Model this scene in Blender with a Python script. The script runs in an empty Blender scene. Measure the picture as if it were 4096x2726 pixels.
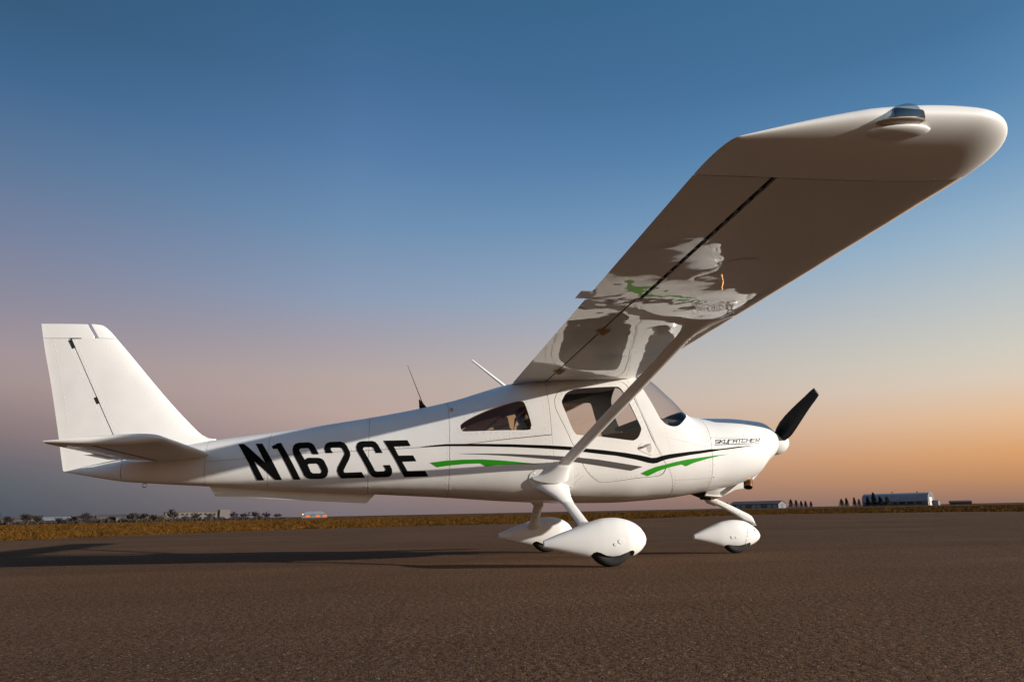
import bpy, math, random
import numpy as np
from mathutils import Vector, Matrix
from mathutils.geometry import delaunay_2d_cdt
random.seed(7); rng=np.random.default_rng(7)
SC=bpy.context.scene; COL=SC.collection
R=math.radians
# ------------------------------------------------------------------ camera
CAM=(2.98,-6.58,.4156); YAW,PITCH,ROLL,FOC=.1764,.2372,-.0202,2.8367
fw=Vector((math.sin(YAW)*math.cos(PITCH),math.cos(YAW)*math.cos(PITCH),math.sin(PITCH)))
rt=Vector((math.cos(YAW),-math.sin(YAW),0)); up=rt.cross(fw)
r2=rt*math.cos(ROLL)+up*math.sin(ROLL); u2=-rt*math.sin(ROLL)+up*math.cos(ROLL)
cd=bpy.data.cameras.new('camera'); cam=bpy.data.objects.new('camera',cd); COL.objects.link(cam)
cam.matrix_world=Matrix(((r2.x,u2.x,-fw.x,CAM[0]),(r2.y,u2.y,-fw.y,CAM[1]),(r2.z,u2.z,-fw.z,CAM[2]),(0,0,0,1)))
cd.sensor_width=36; cd.lens=FOC*1000/4096*36; cd.clip_start=.05; cd.clip_end=9000
SC.camera=cam
# ------------------------------------------------------------------ sun, sky, exposure
SUN_DIR=Vector((1,-.54,.238)).normalized()          # towards the sun
SUN_EL=math.asin(SUN_DIR.z)
sd=bpy.data.lights.new('sun','SUN'); sun=bpy.data.objects.new('sun',sd); COL.objects.link(sun)
sun.rotation_euler=SUN_DIR.to_track_quat('Z','Y').to_euler(); sun.location=(30,-20,20)
sd.energy=4.6; sd.angle=R(.53); sd.color=(1,.925,.83)
SC.view_settings.view_transform='Standard'; SC.view_settings.look='None'
SC.view_settings.exposure=0.35; SC.view_settings.gamma=1
W=bpy.data.worlds.new('World'); SC.world=W; W.use_nodes=True
def s2l(c):
    return tuple(((v/255)/12.92 if v/255<=.04045 else ((v/255+.055)/1.055)**2.4) for v in c)
def build_world():
    nt=W.node_tree; N=nt.nodes; L=nt.links; N.clear()
    def n(t,**k):
        o=N.new(t)
        for a,b in k.items(): setattr(o,a,b)
        return o
    def m(op,a,b=None,c=None):
        o=n('ShaderNodeMath',operation=op)
        for i,v in enumerate((a,b,c)):
            if v is None: continue
            if isinstance(v,(int,float)): o.inputs[i].default_value=v
            else: L.new(v,o.inputs[i])
        return o.outputs[0]
    tc=n('ShaderNodeTexCoord'); sp=n('ShaderNodeSeparateXYZ'); L.new(tc.outputs['Generated'],sp.inputs[0])
    x,y,z=sp.outputs
    el=m('DIVIDE',m('ARCSINE',m('MINIMUM',m('MAXIMUM',z,-1.0),1.0)),math.pi/2)      # 0 horizon .. 1 zenith
    hl=m('MAXIMUM',m('SQRT',m('ADD',m('MULTIPLY',x,x),m('MULTIPLY',y,y))),1e-4)
    sh=Vector((SUN_DIR.x,SUN_DIR.y)).normalized()
    ca=m('DIVIDE',m('ADD',m('MULTIPLY',x,sh.x),m('MULTIPLY',y,sh.y)),hl)             # cosine of the azimuth from the sun
    def ramp(stops):
        r=n('ShaderNodeValToRGB'); L.new(el,r.inputs[0]); cr=r.color_ramp; cr.interpolation='B_SPLINE' if False else 'EASE'
        cr.interpolation='LINEAR'
        while len(cr.elements)>1: cr.elements.remove(cr.elements[-1])
        for i,(e,c) in enumerate(stops):
            el_=cr.elements[0] if i==0 else cr.elements.new(e/90)
            el_.position=e/90; el_.color=(*s2l(c),1)
        return r.outputs[0]
    anti=ramp(SKY_ANTI); mid=ramp(SKY_MID); side=ramp(SKY_SIDE); sunw=ramp(SKY_SUN)
    def mix(f,a,b):
        o=n('ShaderNodeMix',data_type='RGBA'); L.new(f,o.inputs[0]); L.new(a,o.inputs[6]); L.new(b,o.inputs[7]); return o.outputs[2]
    def rng_(a,b):
        o=n('ShaderNodeMapRange'); L.new(ca,o.inputs[0]); o.inputs[1].default_value=a; o.inputs[2].default_value=b; return o.outputs[0]
    c=mix(rng_(-.84,-.525),anti,mid); c=mix(rng_(-.525,.30),c,side); c=mix(rng_(.30,1.0),c,sunw)
    sky=n('ShaderNodeTexSky',sky_type='NISHITA'); sky.sun_disc=False; sky.sun_elevation=SUN_EL
    sky.sun_rotation=math.atan2(SUN_DIR.x,SUN_DIR.y); sky.dust_density=2.0
    b1=n('ShaderNodeBackground'); L.new(c,b1.inputs[0]); b1.inputs[1].default_value=SKY_GAIN
    b2=n('ShaderNodeBackground'); L.new(sky.outputs[0],b2.inputs[0]); b2.inputs[1].default_value=.005
    ad=n('ShaderNodeAddShader'); L.new(b1.outputs[0],ad.inputs[0]); L.new(b2.outputs[0],ad.inputs[1])
    o=n('ShaderNodeOutputWorld'); L.new(ad.outputs[0],o.inputs[0])
SKY_GAIN=.775
# elevation in degrees, display colour
SKY_ANTI=[(0,(66,76,88)),(2.5,(76,86,98)),(3.8,(92,90,102)),(6.2,(132,112,116)),(9.2,(160,140,139)),(11.1,(158,142,146)),(14.4,(138,134,150)),(19.3,(112,124,152)),(24,(86,114,148)),(28.6,(62,100,140)),(33,(50,88,122)),(48,(40,74,108)),(90,(31,60,92))]
SKY_MID =[(0,(120,110,116)),(1.9,(136,122,126)),(4,(160,138,138)),(7.9,(184,160,152)),(10.8,(180,163,158)),(13.8,(162,156,166)),(16.8,(140,154,178)),(22.7,(108,141,175)),(28.3,(84,122,165)),(33.7,(66,106,148)),(38.5,(55,98,136)),(52,(44,82,120)),(90,(33,64,98))]
SKY_SIDE=[(0,(150,115,102)),(1.7,(194,140,98)),(3.3,(217,159,107)),(5.7,(226,186,149)),(8.2,(218,201,183)),(9.8,(208,202,188)),(13.1,(188,194,194)),(17.9,(150,178,200)),(22.6,(112,152,188)),(27.2,(80,128,170)),(31.3,(66,112,152)),(50,(46,86,126)),(90,(34,66,102))]
SKY_SUN =[(0,(176,126,96)),(1.7,(214,150,98)),(3.3,(230,174,112)),(5.7,(236,200,154)),(8.2,(226,212,188)),(13.1,(200,204,202)),(18.5,(164,188,206)),(25,(120,160,192)),(32,(84,132,172)),(50,(52,94,134)),(90,(36,68,104))]
build_world()
# ------------------------------------------------------------------ materials
def mat(name,col,rough=.5,metal=0,spec=.5,coat=0,noise=None,bump=None,emit=None):
    """noise=(scale, amount, detail): colour variation; bump=[(scale, distance, detail)]"""
    M=bpy.data.materials.new(name); M.use_nodes=True; nt=M.node_tree; P=nt.nodes['Principled BSDF']
    P.inputs['Base Color'].default_value=(*col,1); P.inputs['Roughness'].default_value=rough; P.inputs['Metallic'].default_value=metal
    P.inputs['Specular IOR Level'].default_value=spec; P.inputs['Coat Weight'].default_value=coat; P.inputs['Coat Roughness'].default_value=.04
    tc=nt.nodes.new('ShaderNodeTexCoord')
    if noise:
        t=nt.nodes.new('ShaderNodeTexNoise'); t.inputs['Scale'].default_value=noise[0]; t.inputs['Detail'].default_value=noise[2]
        nt.links.new(tc.outputs['Object'],t.inputs['Vector'])
        mr=nt.nodes.new('ShaderNodeMapRange'); nt.links.new(t.outputs[0],mr.inputs[0]); mr.inputs[1].default_value=.3; mr.inputs[2].default_value=.7
        mr.inputs[3].default_value=1-noise[1]; mr.inputs[4].default_value=1+noise[1]*.5
        mx=nt.nodes.new('ShaderNodeMix'); mx.data_type='RGBA'; mx.blend_type='MULTIPLY'; mx.inputs[0].default_value=1
        mx.inputs[6].default_value=(*col,1); nt.links.new(mr.outputs[0],mx.inputs[7]); nt.links.new(mx.outputs[2],P.inputs['Base Color'])
    prev=None
    for b in (bump or []):
        t=nt.nodes.new('ShaderNodeTexNoise'); t.inputs['Scale'].default_value=b[0]; t.inputs['Detail'].default_value=b[2]
        nt.links.new(tc.outputs['Object'],t.inputs['Vector'])
        bp=nt.nodes.new('ShaderNodeBump'); bp.inputs['Distance'].default_value=b[1]; bp.inputs['Strength'].default_value=1
        nt.links.new(t.outputs[0],bp.inputs['Height'])
        if prev: nt.links.new(prev.outputs[0],bp.inputs['Normal'])
        prev=bp
    if prev:
        nt.links.new(prev.outputs[0],P.inputs['Normal'])
        if coat: nt.links.new(prev.outputs[0],P.inputs['Coat Normal'])
    if emit: P.inputs['Emission Color'].default_value=(*emit[0],1); P.inputs['Emission Strength'].default_value=emit[1]
    return M
def glass(name,tint,f0=.045,rough=.01,k=.9):
    M=bpy.data.materials.new(name); M.use_nodes=True; nt=M.node_tree; N=nt.nodes; N.clear(); L=nt.links
    t=N.new('ShaderNodeBsdfTransparent'); t.inputs[0].default_value=(*tint,1)
    g=N.new('ShaderNodeBsdfGlossy'); g.inputs['Roughness'].default_value=rough
    f=N.new('ShaderNodeLayerWeight'); f.inputs[0].default_value=.5
    p=N.new('ShaderNodeMath'); p.operation='POWER'; L.new(f.outputs['Facing'],p.inputs[0]); p.inputs[1].default_value=5
    q=N.new('ShaderNodeMath'); q.operation='MULTIPLY_ADD'; L.new(p.outputs[0],q.inputs[0]); q.inputs[1].default_value=k; q.inputs[2].default_value=f0
    x=N.new('ShaderNodeMixShader'); L.new(q.outputs[0],x.inputs[0]); L.new(t.outputs[0],x.inputs[1]); L.new(g.outputs[0],x.inputs[2])
    o=N.new('ShaderNodeOutputMaterial'); L.new(x.outputs[0],o.inputs[0]); return M
M={}
M['white']=mat('white_paint',(.80,.785,.755),.42,spec=.3,coat=.25,noise=(3.0,.06,6),bump=[(5.5,.0022,1)])
M['white_wing']=mat('white_wing_paint',(.70,.68,.64),.5,spec=.1,coat=1.0,noise=(2.0,.03,3),bump=[(3.2,.0042,1),(9,.0007,1)])
M['white_wing'].node_tree.nodes['Principled BSDF'].inputs['Coat IOR'].default_value=1.75; M['white_wing'].node_tree.nodes['Principled BSDF'].inputs['Coat Roughness'].default_value=.02
M['gelcoat']=mat('white_gelcoat',(.82,.815,.79),.45,spec=.3,coat=.3,noise=(5,.02,3))
M['black']=mat('black_vinyl',(.006,.006,.006),.6,spec=.03)
M['gray']=mat('gray_vinyl',(.085,.075,.072),.6,spec=.15)
M['green']=mat('green_vinyl',(.02,.27,.005),.6,spec=.15)
M['rubber']=mat('tyre_rubber',(.009,.0085,.008),.8,noise=(30,.3,4),bump=[(120,.0008,3)])
M['dark']=mat('dark_metal',(.02,.02,.02),.5,metal=.3)
M['void']=mat('dark_gap',(.008,.008,.008),.9)  # black for parts, and for shade painted into gaps and openings
M['alu']=mat('aluminium',(.75,.74,.72),.25,metal=1)
M['exhaust']=mat('heat_tinted_steel',(.20,.10,.04),.34,metal=1,noise=(18,.6,3))
M['tan']=mat('primer_tan',(.42,.30,.16),.55)
M['prop']=mat('black_propeller',(.006,.006,.0065),.55,spec=.2)
M['cabin']=mat('cabin_lining',(.035,.030,.026),.8)
M['seat']=mat('seat_leather',(.035,.032,.03),.6)
M['panel']=mat('instrument_panel',(.045,.034,.024),.7)
M['beige']=mat('beige_lining',(.46,.34,.22),.8)
M['belt']=mat('orange_belt',(.5,.09,.02),.7)
M['glass']=glass('window_glass',(.90,.86,.82))
M['amber']=glass('tinted_quarter_glass',(.84,.70,.54))
M['wsglass']=glass('windshield_acrylic',(.90,.89,.90),.05)
M['lens']=glass('clear_lens',(.70,.76,.78),.26)
M['red']=mat('red_lens',(.5,.02,.02),.1,coat=1)
M['dull_beige']=mat('mottled_beige',(.55,.49,.42),.45,noise=(12,.3,4))  # mottled darker beige; on the door handle it paints recess shade
# ------------------------------------------------------------------ mesh helpers
OFF=Vector((4.7,0,0))                      # the airplane's root stands on the apron between the wheels
def tag(o,label,cat,group=None,kind=None):
    if label: o['label']=label
    if cat: o['category']=cat
    if group: o['group']=group
    if kind: o['kind']=kind
    return o
def link(name,me,mt=None,parent=None):
    o=bpy.data.objects.new(name,me); COL.objects.link(o)
    if mt: me.materials.append(M[mt] if isinstance(mt,str) else mt)
    if parent:
        o.parent=parent
        if parent.type=='EMPTY' and parent.get('air'): o.location=-OFF
    return o
def mesh(name,V,Fc,mt=None,parent=None,smooth=True,normals=None,sharp=None):
    me=bpy.data.meshes.new(name); me.from_pydata([tuple(map(float,v)) for v in V],[],[tuple(map(int,f)) for f in Fc]); me.update()
    if smooth: me.polygons.foreach_set('use_smooth',[True]*len(me.polygons))
    if normals is not None: me.normals_split_custom_set_from_vertices([tuple(map(float,n)) for n in normals])
    elif smooth and sharp: me.set_sharp_from_angle(angle=R(sharp))
    return link(name,me,mt,parent)
def grid(name,P,mt,parent,closed=False,caps=True,sharp=40,smooth=True):
    """P: (n,m,3) rows of points; closed wraps m; caps closes the two ends"""
    P=np.asarray(P,float); n,m=P.shape[:2]; V=P.reshape(-1,3).tolist(); Fc=[]
    mm=m if closed else m-1
    for i in range(n-1):
        for j in range(mm):
            a,b=i*m+j,i*m+(j+1)%m; Fc.append((a,b,b+m,a+m))
    if closed and caps:
        for i,fl in ((0,True),(n-1,False)):
            c=len(V); V.append(P[i].mean(0).tolist())
            for j in range(m):
                a,b=i*m+j,i*m+(j+1)%m; Fc.append((b,a,c) if fl else (a,b,c))
    return mesh(name,V,Fc,mt,parent,smooth,sharp=sharp)
def box(name,c,s,mt,parent,rot=None,bev=0):
    x,y,z=[v/2 for v in s]; b=min(bev,x,y,z)
    me=bpy.data.meshes.new(name); import bmesh; bm=bmesh.new(); bmesh.ops.create_cube(bm,size=1)
    for v in bm.verts: v.co=Vector((v.co.x*s[0],v.co.y*s[1],v.co.z*s[2]))
    if b>0: bmesh.ops.bevel(bm,geom=bm.edges[:],offset=b,segments=2,profile=.5,affect='EDGES')
    T=Matrix.Translation(c)
    if rot: T=T@rot.to_4x4()
    bm.transform(T); bm.to_mesh(me); bm.free()
    me.polygons.foreach_set('use_smooth',[True]*len(me.polygons)); me.set_sharp_from_angle(angle=R(35))
    return link(name,me,mt,parent)
def ellips(c,ax,ay,a,b,n=20):
    t=np.linspace(0,2*np.pi,n,endpoint=False)
    return np.asarray(c)+np.outer(np.cos(t)*a,ax)+np.outer(np.sin(t)*b,ay)
def tube(name,pts,rad,mt,parent,n=12,caps=True):
    pts=[Vector(p) for p in pts]; rows=[]
    rad=rad if isinstance(rad,(list,tuple)) else [rad]*len(pts)
    for i,p in enumerate(pts):
        d=(pts[min(i+1,len(pts)-1)]-pts[max(i-1,0)]).normalized()
        a=d.cross(Vector((0,0,1)) if abs(d.z)<.9 else Vector((1,0,0))).normalized(); b=d.cross(a)
        rows.append(ellips(p,a,b,rad[i],rad[i],n))
    return grid(name,rows,mt,parent,True,caps)
def torus(name,c,axis,Rr,r,mt,parent,n=20,m=8):
    a=Vector(axis).normalized(); u=a.orthogonal().normalized(); v=a.cross(u); rows=[]
    for i in range(n+1):
        t=2*math.pi*i/n; d=u*math.cos(t)+v*math.sin(t)
        rows.append(ellips(Vector(c)+d*Rr,d,a,r,r,m))
    return grid(name,rows,mt,parent,True,False)
def profile(name,pts,y0,y1,mt,parent,bev=.0,ax='y'):
    """outline in x,z extruded along y, bevelled"""
    import bmesh; bm=bmesh.new(); vs=[bm.verts.new((p[0],y0,p[1])) for p in pts]; f=bm.faces.new(vs)
    e=bmesh.ops.extrude_face_region(bm,geom=[f]); 
    for g in e['geom']:
        if isinstance(g,bmesh.types.BMVert): g.co.y=y1
    bmesh.ops.recalc_face_normals(bm,faces=bm.faces[:])
    if bev: bmesh.ops.bevel(bm,geom=bm.edges[:],offset=bev,segments=2,profile=.5,affect='EDGES')
    me=bpy.data.meshes.new(name); bm.to_mesh(me); bm.free()
    me.polygons.foreach_set('use_smooth',[True]*len(me.polygons)); me.set_sharp_from_angle(angle=R(35))
    return link(name,me,mt,parent)
# ------------------------------------------------------------------ measured shape data (metres and skin coordinates)
FUS=[[0.79,0.085,0.93,0.733,0.85,2.2,2.4],[1.1,0.115,1.0,0.71,0.86,2.2,2.6],[1.47,0.155,1.076,0.686,0.88,2.3,2.8],[2.0,0.225,1.149,0.644,0.9,2.4,3.0],[2.82,0.33,1.274,0.601,0.94,2.5,3.2],[3.52,0.435,1.416,0.559,0.98,2.6,3.3],[4.1,0.52,1.587,0.516,1.0,2.8,3.3],[4.6,0.565,1.68,0.493,1.0,3.0,3.3],[5.05,0.57,1.68,0.488,1.0,3.0,3.3],[5.35,0.56,1.673,0.501,1.0,2.8,3.2],[5.6,0.54,1.492,0.519,0.97,2.5,3.1],[5.8,0.515,1.297,0.547,0.94,2.4,3.0],[5.95,0.495,1.278,0.57,0.93,2.5,2.9],[6.2,0.465,1.275,0.61,0.94,2.6,2.7],[6.45,0.41,1.255,0.69,0.96,2.6,2.5],[6.585,0.345,1.239,0.815,1.0,2.5,2.3],[6.68,0.27,1.185,0.875,1.03,2.3,2.2],[6.77,0.135,1.13,0.965,1.045,2.0,2.0]]
D={
'rear_window':[(3.6057,-0.3886),(3.6128,-0.3704),(3.6939,-0.3437),(3.8412,-0.3193),(3.9865,-0.3101),(4.0973,-0.3051),(4.142,-0.3082),(4.1672,-0.3207),(4.1954,-0.375),(4.2141,-0.4172),(4.2087,-0.4308),(4.1797,-0.4427),(3.9213,-0.4338),(3.6562,-0.4192),(3.6159,-0.4075)],
'door_window':[(4.4951,-0.3422),(4.5086,-0.3227),(4.5444,-0.2999),(4.6017,-0.2857),(4.6665,-0.2785),(4.8461,-0.2712),(5.0105,-0.2667),(5.0521,-0.2733),(5.0789,-0.2964),(5.1153,-0.3424),(5.1621,-0.3957),(5.2,-0.4379),(5.1982,-0.4543),(5.1709,-0.4796),(5.1294,-0.4924),(5.0761,-0.4924),(4.8153,-0.4775),(4.6269,-0.4704),(4.5962,-0.4633),(4.5734,-0.4462),(4.5325,-0.3961)],
'door':[(4.4327,-0.3311),(4.4465,-0.3111),(4.4771,-0.2907),(4.5361,-0.2772),(4.6735,-0.2615),(4.859,-0.2448),(5.0029,-0.2329),(5.0666,-0.2323),(5.1121,-0.2488),(5.1343,-0.2759),(5.1605,-0.3172),(5.2481,-0.4264),(5.3475,-0.5441),(5.3976,-0.5955),(5.4156,-0.6203),(5.411,-0.6451),(5.3816,-0.6692),(5.3186,-0.6798),(5.1379,-0.6843),(4.9658,-0.6969),(4.8369,-0.7027),(4.7837,-0.6939),(4.7212,-0.6662),(4.6688,-0.629),(4.6195,-0.5716),(4.5408,-0.4732),(4.4638,-0.3947),(4.436,-0.3594)],
'windshield_side':[(5.2762,-0.2702),(5.3755,-0.3852),(5.4083,-0.4063),(5.4509,-0.419),(5.5167,-0.4155),(5.5779,-0.3942),(5.6405,-0.3462),(5.698,-0.272)],
'post_seam':[(4.375,-0.2786),(4.375,-0.2941),(4.4037,-0.4708),(4.4229,-0.6081),(4.4371,-0.6688),(4.4682,-0.7478),(4.5193,-0.8442)],
'front_seam':[(5.1866,-0.3297),(5.2845,-0.4488),(5.3868,-0.5805),(5.4807,-0.6864),(5.5056,-0.7517),(5.5581,-0.8503)],
'cowl_seam':[(5.8845,-0.1599),(5.9102,-0.1843),(5.8835,-0.3283),(5.8799,-0.4283),(5.884,-0.5987),(5.8897,-0.7258),(5.9094,-0.8216)],
'cowl_split':[(5.8863,-0.4007),(6.244,-0.3948),(6.6821,-0.3983)],
'belt_seam':[(1.4503,-0.4988),(1.538,-0.4907),(2.2509,-0.469),(2.8799,-0.4849),(3.5,-0.4953),(3.9411,-0.4822),(4.404,-0.4667)],
'st_a':[(1.9731,-0.2864),(1.9865,-0.541),(1.9981,-0.743)],
'st_b':[(2.8023,-0.313),(2.8243,-0.5994),(2.8359,-0.7759)],
'st_c':[(3.5011,-0.2543),(3.5044,-0.4302),(3.5421,-0.776)],
'st_tail':[(1.4506,-0.5058),(1.4685,-0.6725),(1.4814,-0.8659)],
'stripe_black':[(3.2616,-0.4887),(3.3874,-0.4849),(3.4787,-0.4837),(3.6552,-0.4913),(3.9192,-0.5028),(4.186,-0.5113),(4.3638,-0.5161),(4.5448,-0.5239),(4.6643,-0.5336),(4.8231,-0.542),(5.0375,-0.5578),(5.1833,-0.5723),(5.2819,-0.5864),(5.327,-0.5856),(5.3994,-0.5735),(5.5985,-0.543),(5.8726,-0.4949),(6.1556,-0.4751),(6.3754,-0.4703),(6.1543,-0.4858),(5.9691,-0.499),(5.873,-0.5149),(5.5961,-0.566),(5.4071,-0.5973),(5.3348,-0.6129),(5.2968,-0.6149),(5.2521,-0.6104),(5.1361,-0.5925),(4.9633,-0.5731),(4.8102,-0.563),(4.6453,-0.5508),(4.5436,-0.5426),(4.2746,-0.5306),(3.9188,-0.5179),(3.6551,-0.5047),(3.4788,-0.4965),(3.3451,-0.4923)],
'stripe_gray':[(3.5798,-0.5484),(3.8309,-0.556),(4.0951,-0.5626),(4.2731,-0.5677),(4.4522,-0.5739),(4.6102,-0.5806),(4.7882,-0.5917),(5.0043,-0.611),(5.1975,-0.6294),(5.0908,-0.6467),(4.7872,-0.6207),(4.576,-0.6025),(4.4233,-0.5925),(4.1836,-0.5801),(3.9179,-0.5663)],
'stripe_green_rear':[(3.3484,-0.5977),(3.4792,-0.5887),(3.6104,-0.5856),(3.7861,-0.5877),(3.9176,-0.5936),(4.0943,-0.6036),(4.272,-0.6133),(4.0943,-0.6152),(3.9175,-0.6189),(3.8214,-0.6259),(3.7776,-0.6083),(3.6549,-0.6095),(3.5239,-0.6163),(3.4101,-0.6258)],
'stripe_green_front':[(5.1821,-0.662),(5.226,-0.6504),(5.3154,-0.6328),(5.406,-0.6221),(5.5942,-0.5891),(5.7868,-0.5588),(5.9244,-0.5397),(6.056,-0.5339),(5.9498,-0.5446),(5.8266,-0.5695),(5.6878,-0.6018),(5.615,-0.6238),(5.5734,-0.6147),(5.4252,-0.6398),(5.3351,-0.6557),(5.2493,-0.6759)],
'N':[(1.7243,-0.2946),(1.7732,-0.2992),(1.9657,-0.5385),(1.8717,-0.3149),(1.9279,-0.3214),(2.111,-0.706),(2.0555,-0.7068),(1.8724,-0.516),(1.9639,-0.712),(1.9067,-0.715)],
'1':[(2.0095,-0.3661),(2.0592,-0.337),(2.0858,-0.3385),(2.2653,-0.7008),(2.2088,-0.7031),(2.0577,-0.3976),(2.0242,-0.3983)],
'6':[(2.4105,-0.4855),(2.3554,-0.4812),(2.3264,-0.4282),(2.3126,-0.4186),(2.2549,-0.4159),(2.2439,-0.4252),(2.2475,-0.4433),(2.2956,-0.5298),(2.3125,-0.5131),(2.3301,-0.5113),(2.41,-0.5175),(2.437,-0.5277),(2.4554,-0.5456),(2.4888,-0.6096),(2.494,-0.6353),(2.4859,-0.6691),(2.4685,-0.6862),(2.442,-0.695),(2.3491,-0.6959),(2.3182,-0.6875),(2.2959,-0.6672),(2.1958,-0.4681),(2.1856,-0.4246),(2.1909,-0.3821),(2.2073,-0.3644),(2.2333,-0.3567),(2.3181,-0.3631),(2.3456,-0.3759),(2.3646,-0.3966)],
'6h':[(2.3205,-0.5764),(2.3281,-0.5673),(2.3943,-0.5676),(2.4079,-0.5755),(2.439,-0.6298),(2.4367,-0.6444),(2.4236,-0.6494),(2.3661,-0.6484),(2.3482,-0.6365)],
'2':[(2.4688,-0.4802),(2.4529,-0.4401),(2.4566,-0.4063),(2.4708,-0.3882),(2.4971,-0.3813),(2.5867,-0.3874),(2.6186,-0.4021),(2.642,-0.4293),(2.6709,-0.4862),(2.6744,-0.5133),(2.664,-0.5477),(2.6223,-0.63),(2.6254,-0.6462),(2.6406,-0.6481),(2.7738,-0.6456),(2.8032,-0.6875),(2.6015,-0.6928),(2.5788,-0.6618),(2.5674,-0.6328),(2.5727,-0.6038),(2.6226,-0.5055),(2.6237,-0.4873),(2.6027,-0.4487),(2.589,-0.441),(2.5175,-0.4345),(2.5071,-0.4402),(2.5095,-0.4547),(2.5284,-0.4829)],
'C':[(2.9457,-0.5109),(2.8902,-0.5081),(2.8667,-0.4661),(2.8548,-0.4575),(2.7903,-0.4539),(2.7798,-0.4609),(2.7821,-0.4767),(2.8849,-0.6391),(2.9029,-0.6439),(2.9608,-0.6427),(2.974,-0.6372),(2.9738,-0.6285),(2.9534,-0.6014),(3.0088,-0.6018),(3.0274,-0.6312),(3.0306,-0.6525),(3.0196,-0.6736),(2.9975,-0.6828),(2.8906,-0.6861),(2.8636,-0.6784),(2.8408,-0.6571),(2.7285,-0.4771),(2.7212,-0.4454),(2.7308,-0.4152),(2.7528,-0.4041),(2.7796,-0.4033),(2.8561,-0.4101),(2.8833,-0.4212),(2.9046,-0.4441)],
'E':[(2.9505,-0.417),(3.1531,-0.4324),(3.1826,-0.4767),(3.0388,-0.4701),(3.0806,-0.5389),(3.2025,-0.5439),(3.2318,-0.5846),(3.1111,-0.5836),(3.1572,-0.6455),(3.3065,-0.6458),(3.3354,-0.6807),(3.1315,-0.6834)],
'fairing_plate':[(4.2057,-0.7164),(4.1899,-0.6918),(4.1918,-0.6719),(4.209,-0.6575),(4.2625,-0.6339),(4.3212,-0.6214),(4.3847,-0.6132),(4.4486,-0.6087),(4.5174,-0.6113),(4.545,-0.6216),(4.5612,-0.6356),(4.5687,-0.676),(4.5703,-0.71),(4.565,-0.7455),(4.5193,-0.763),(4.4079,-0.7765),(4.3138,-0.7705),(4.2388,-0.7467)],
'handle_plate':[(5.2122,-0.5036),(5.1679,-0.5259),(5.1647,-0.5342),(5.1709,-0.5439),(5.2737,-0.5718),(5.2886,-0.5679),(5.2983,-0.5432),(5.2951,-0.5064),(5.2808,-0.5036)],
'handle_recess_shade':[(5.2182,-0.5149),(5.2754,-0.509),(5.2838,-0.5206),(5.2847,-0.5347),(5.2792,-0.5528),(5.2701,-0.5596),(5.2582,-0.5581),(5.2469,-0.5498),(5.241,-0.5373),(5.2374,-0.5261)],
'handle_pivot':[(5.1936,-0.5316)],
'handle_end':[(5.28,-0.5114)],
}
SK=[[(5.9775,-0.4152),(5.9381,-0.4166),(5.9315,-0.43),(5.9691,-0.4288),(5.9617,-0.4416),(5.9253,-0.4434)],[(5.9878,-0.4142),(5.9716,-0.4426)],[(6.0229,-0.4155),(5.9798,-0.4284),(6.009,-0.4408)],[(6.034,-0.4129),(6.0173,-0.4413),(6.0522,-0.4399)],[(6.0679,-0.4122),(6.0451,-0.452),(5.919,-0.4558)],[(6.1158,-0.4144),(6.0776,-0.414),(6.0577,-0.4529),(6.0958,-0.453)],[(6.1104,-0.4422),(6.1261,-0.4142),(6.161,-0.4145),(6.1451,-0.4422)],[(6.1183,-0.4269),(6.153,-0.4275)],[(6.169,-0.4136),(6.2111,-0.4134)],[(6.1898,-0.4141),(6.1736,-0.4431)],[(6.2593,-0.4125),(6.2192,-0.4129),(6.2034,-0.4408),(6.2429,-0.4402)],[(6.2718,-0.4109),(6.254,-0.4409)],[(6.3103,-0.4093),(6.2913,-0.4412)],[(6.2632,-0.4255),(6.3013,-0.4247)],[(6.3609,-0.4107),(6.3199,-0.4116),(6.3027,-0.4414),(6.3456,-0.4385)],[(6.3123,-0.4249),(6.347,-0.4245)],[(6.3551,-0.4405),(6.3736,-0.4106),(6.4149,-0.4091),(6.4043,-0.426),(6.3651,-0.4258),(6.3998,-0.4385)],[(6.1034,-0.4533),(6.3941,-0.4541)]]
def pchip(xs,ys):
    h=np.diff(xs); d=np.diff(ys)/h; m=np.zeros(len(xs))
    for i in range(1,len(xs)-1):
        if d[i-1]*d[i]>0:
            w1=2*h[i]+h[i-1]; w2=h[i]+2*h[i-1]; m[i]=(w1+w2)/(w1/d[i-1]+w2/d[i])
    m[0]=d[0]; m[-1]=d[-1]
    def f(x):
        x=np.clip(np.asarray(x,float),xs[0],xs[-1]); i=np.clip(np.searchsorted(xs,x)-1,0,len(xs)-2)
        t=(x-xs[i])/h[i]; 
        return (1+2*t)*(1-t)**2*ys[i]+t*(1-t)**2*h[i]*m[i]+t*t*(3-2*t)*ys[i+1]+t*t*(t-1)*h[i]*m[i+1]
    return f
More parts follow.
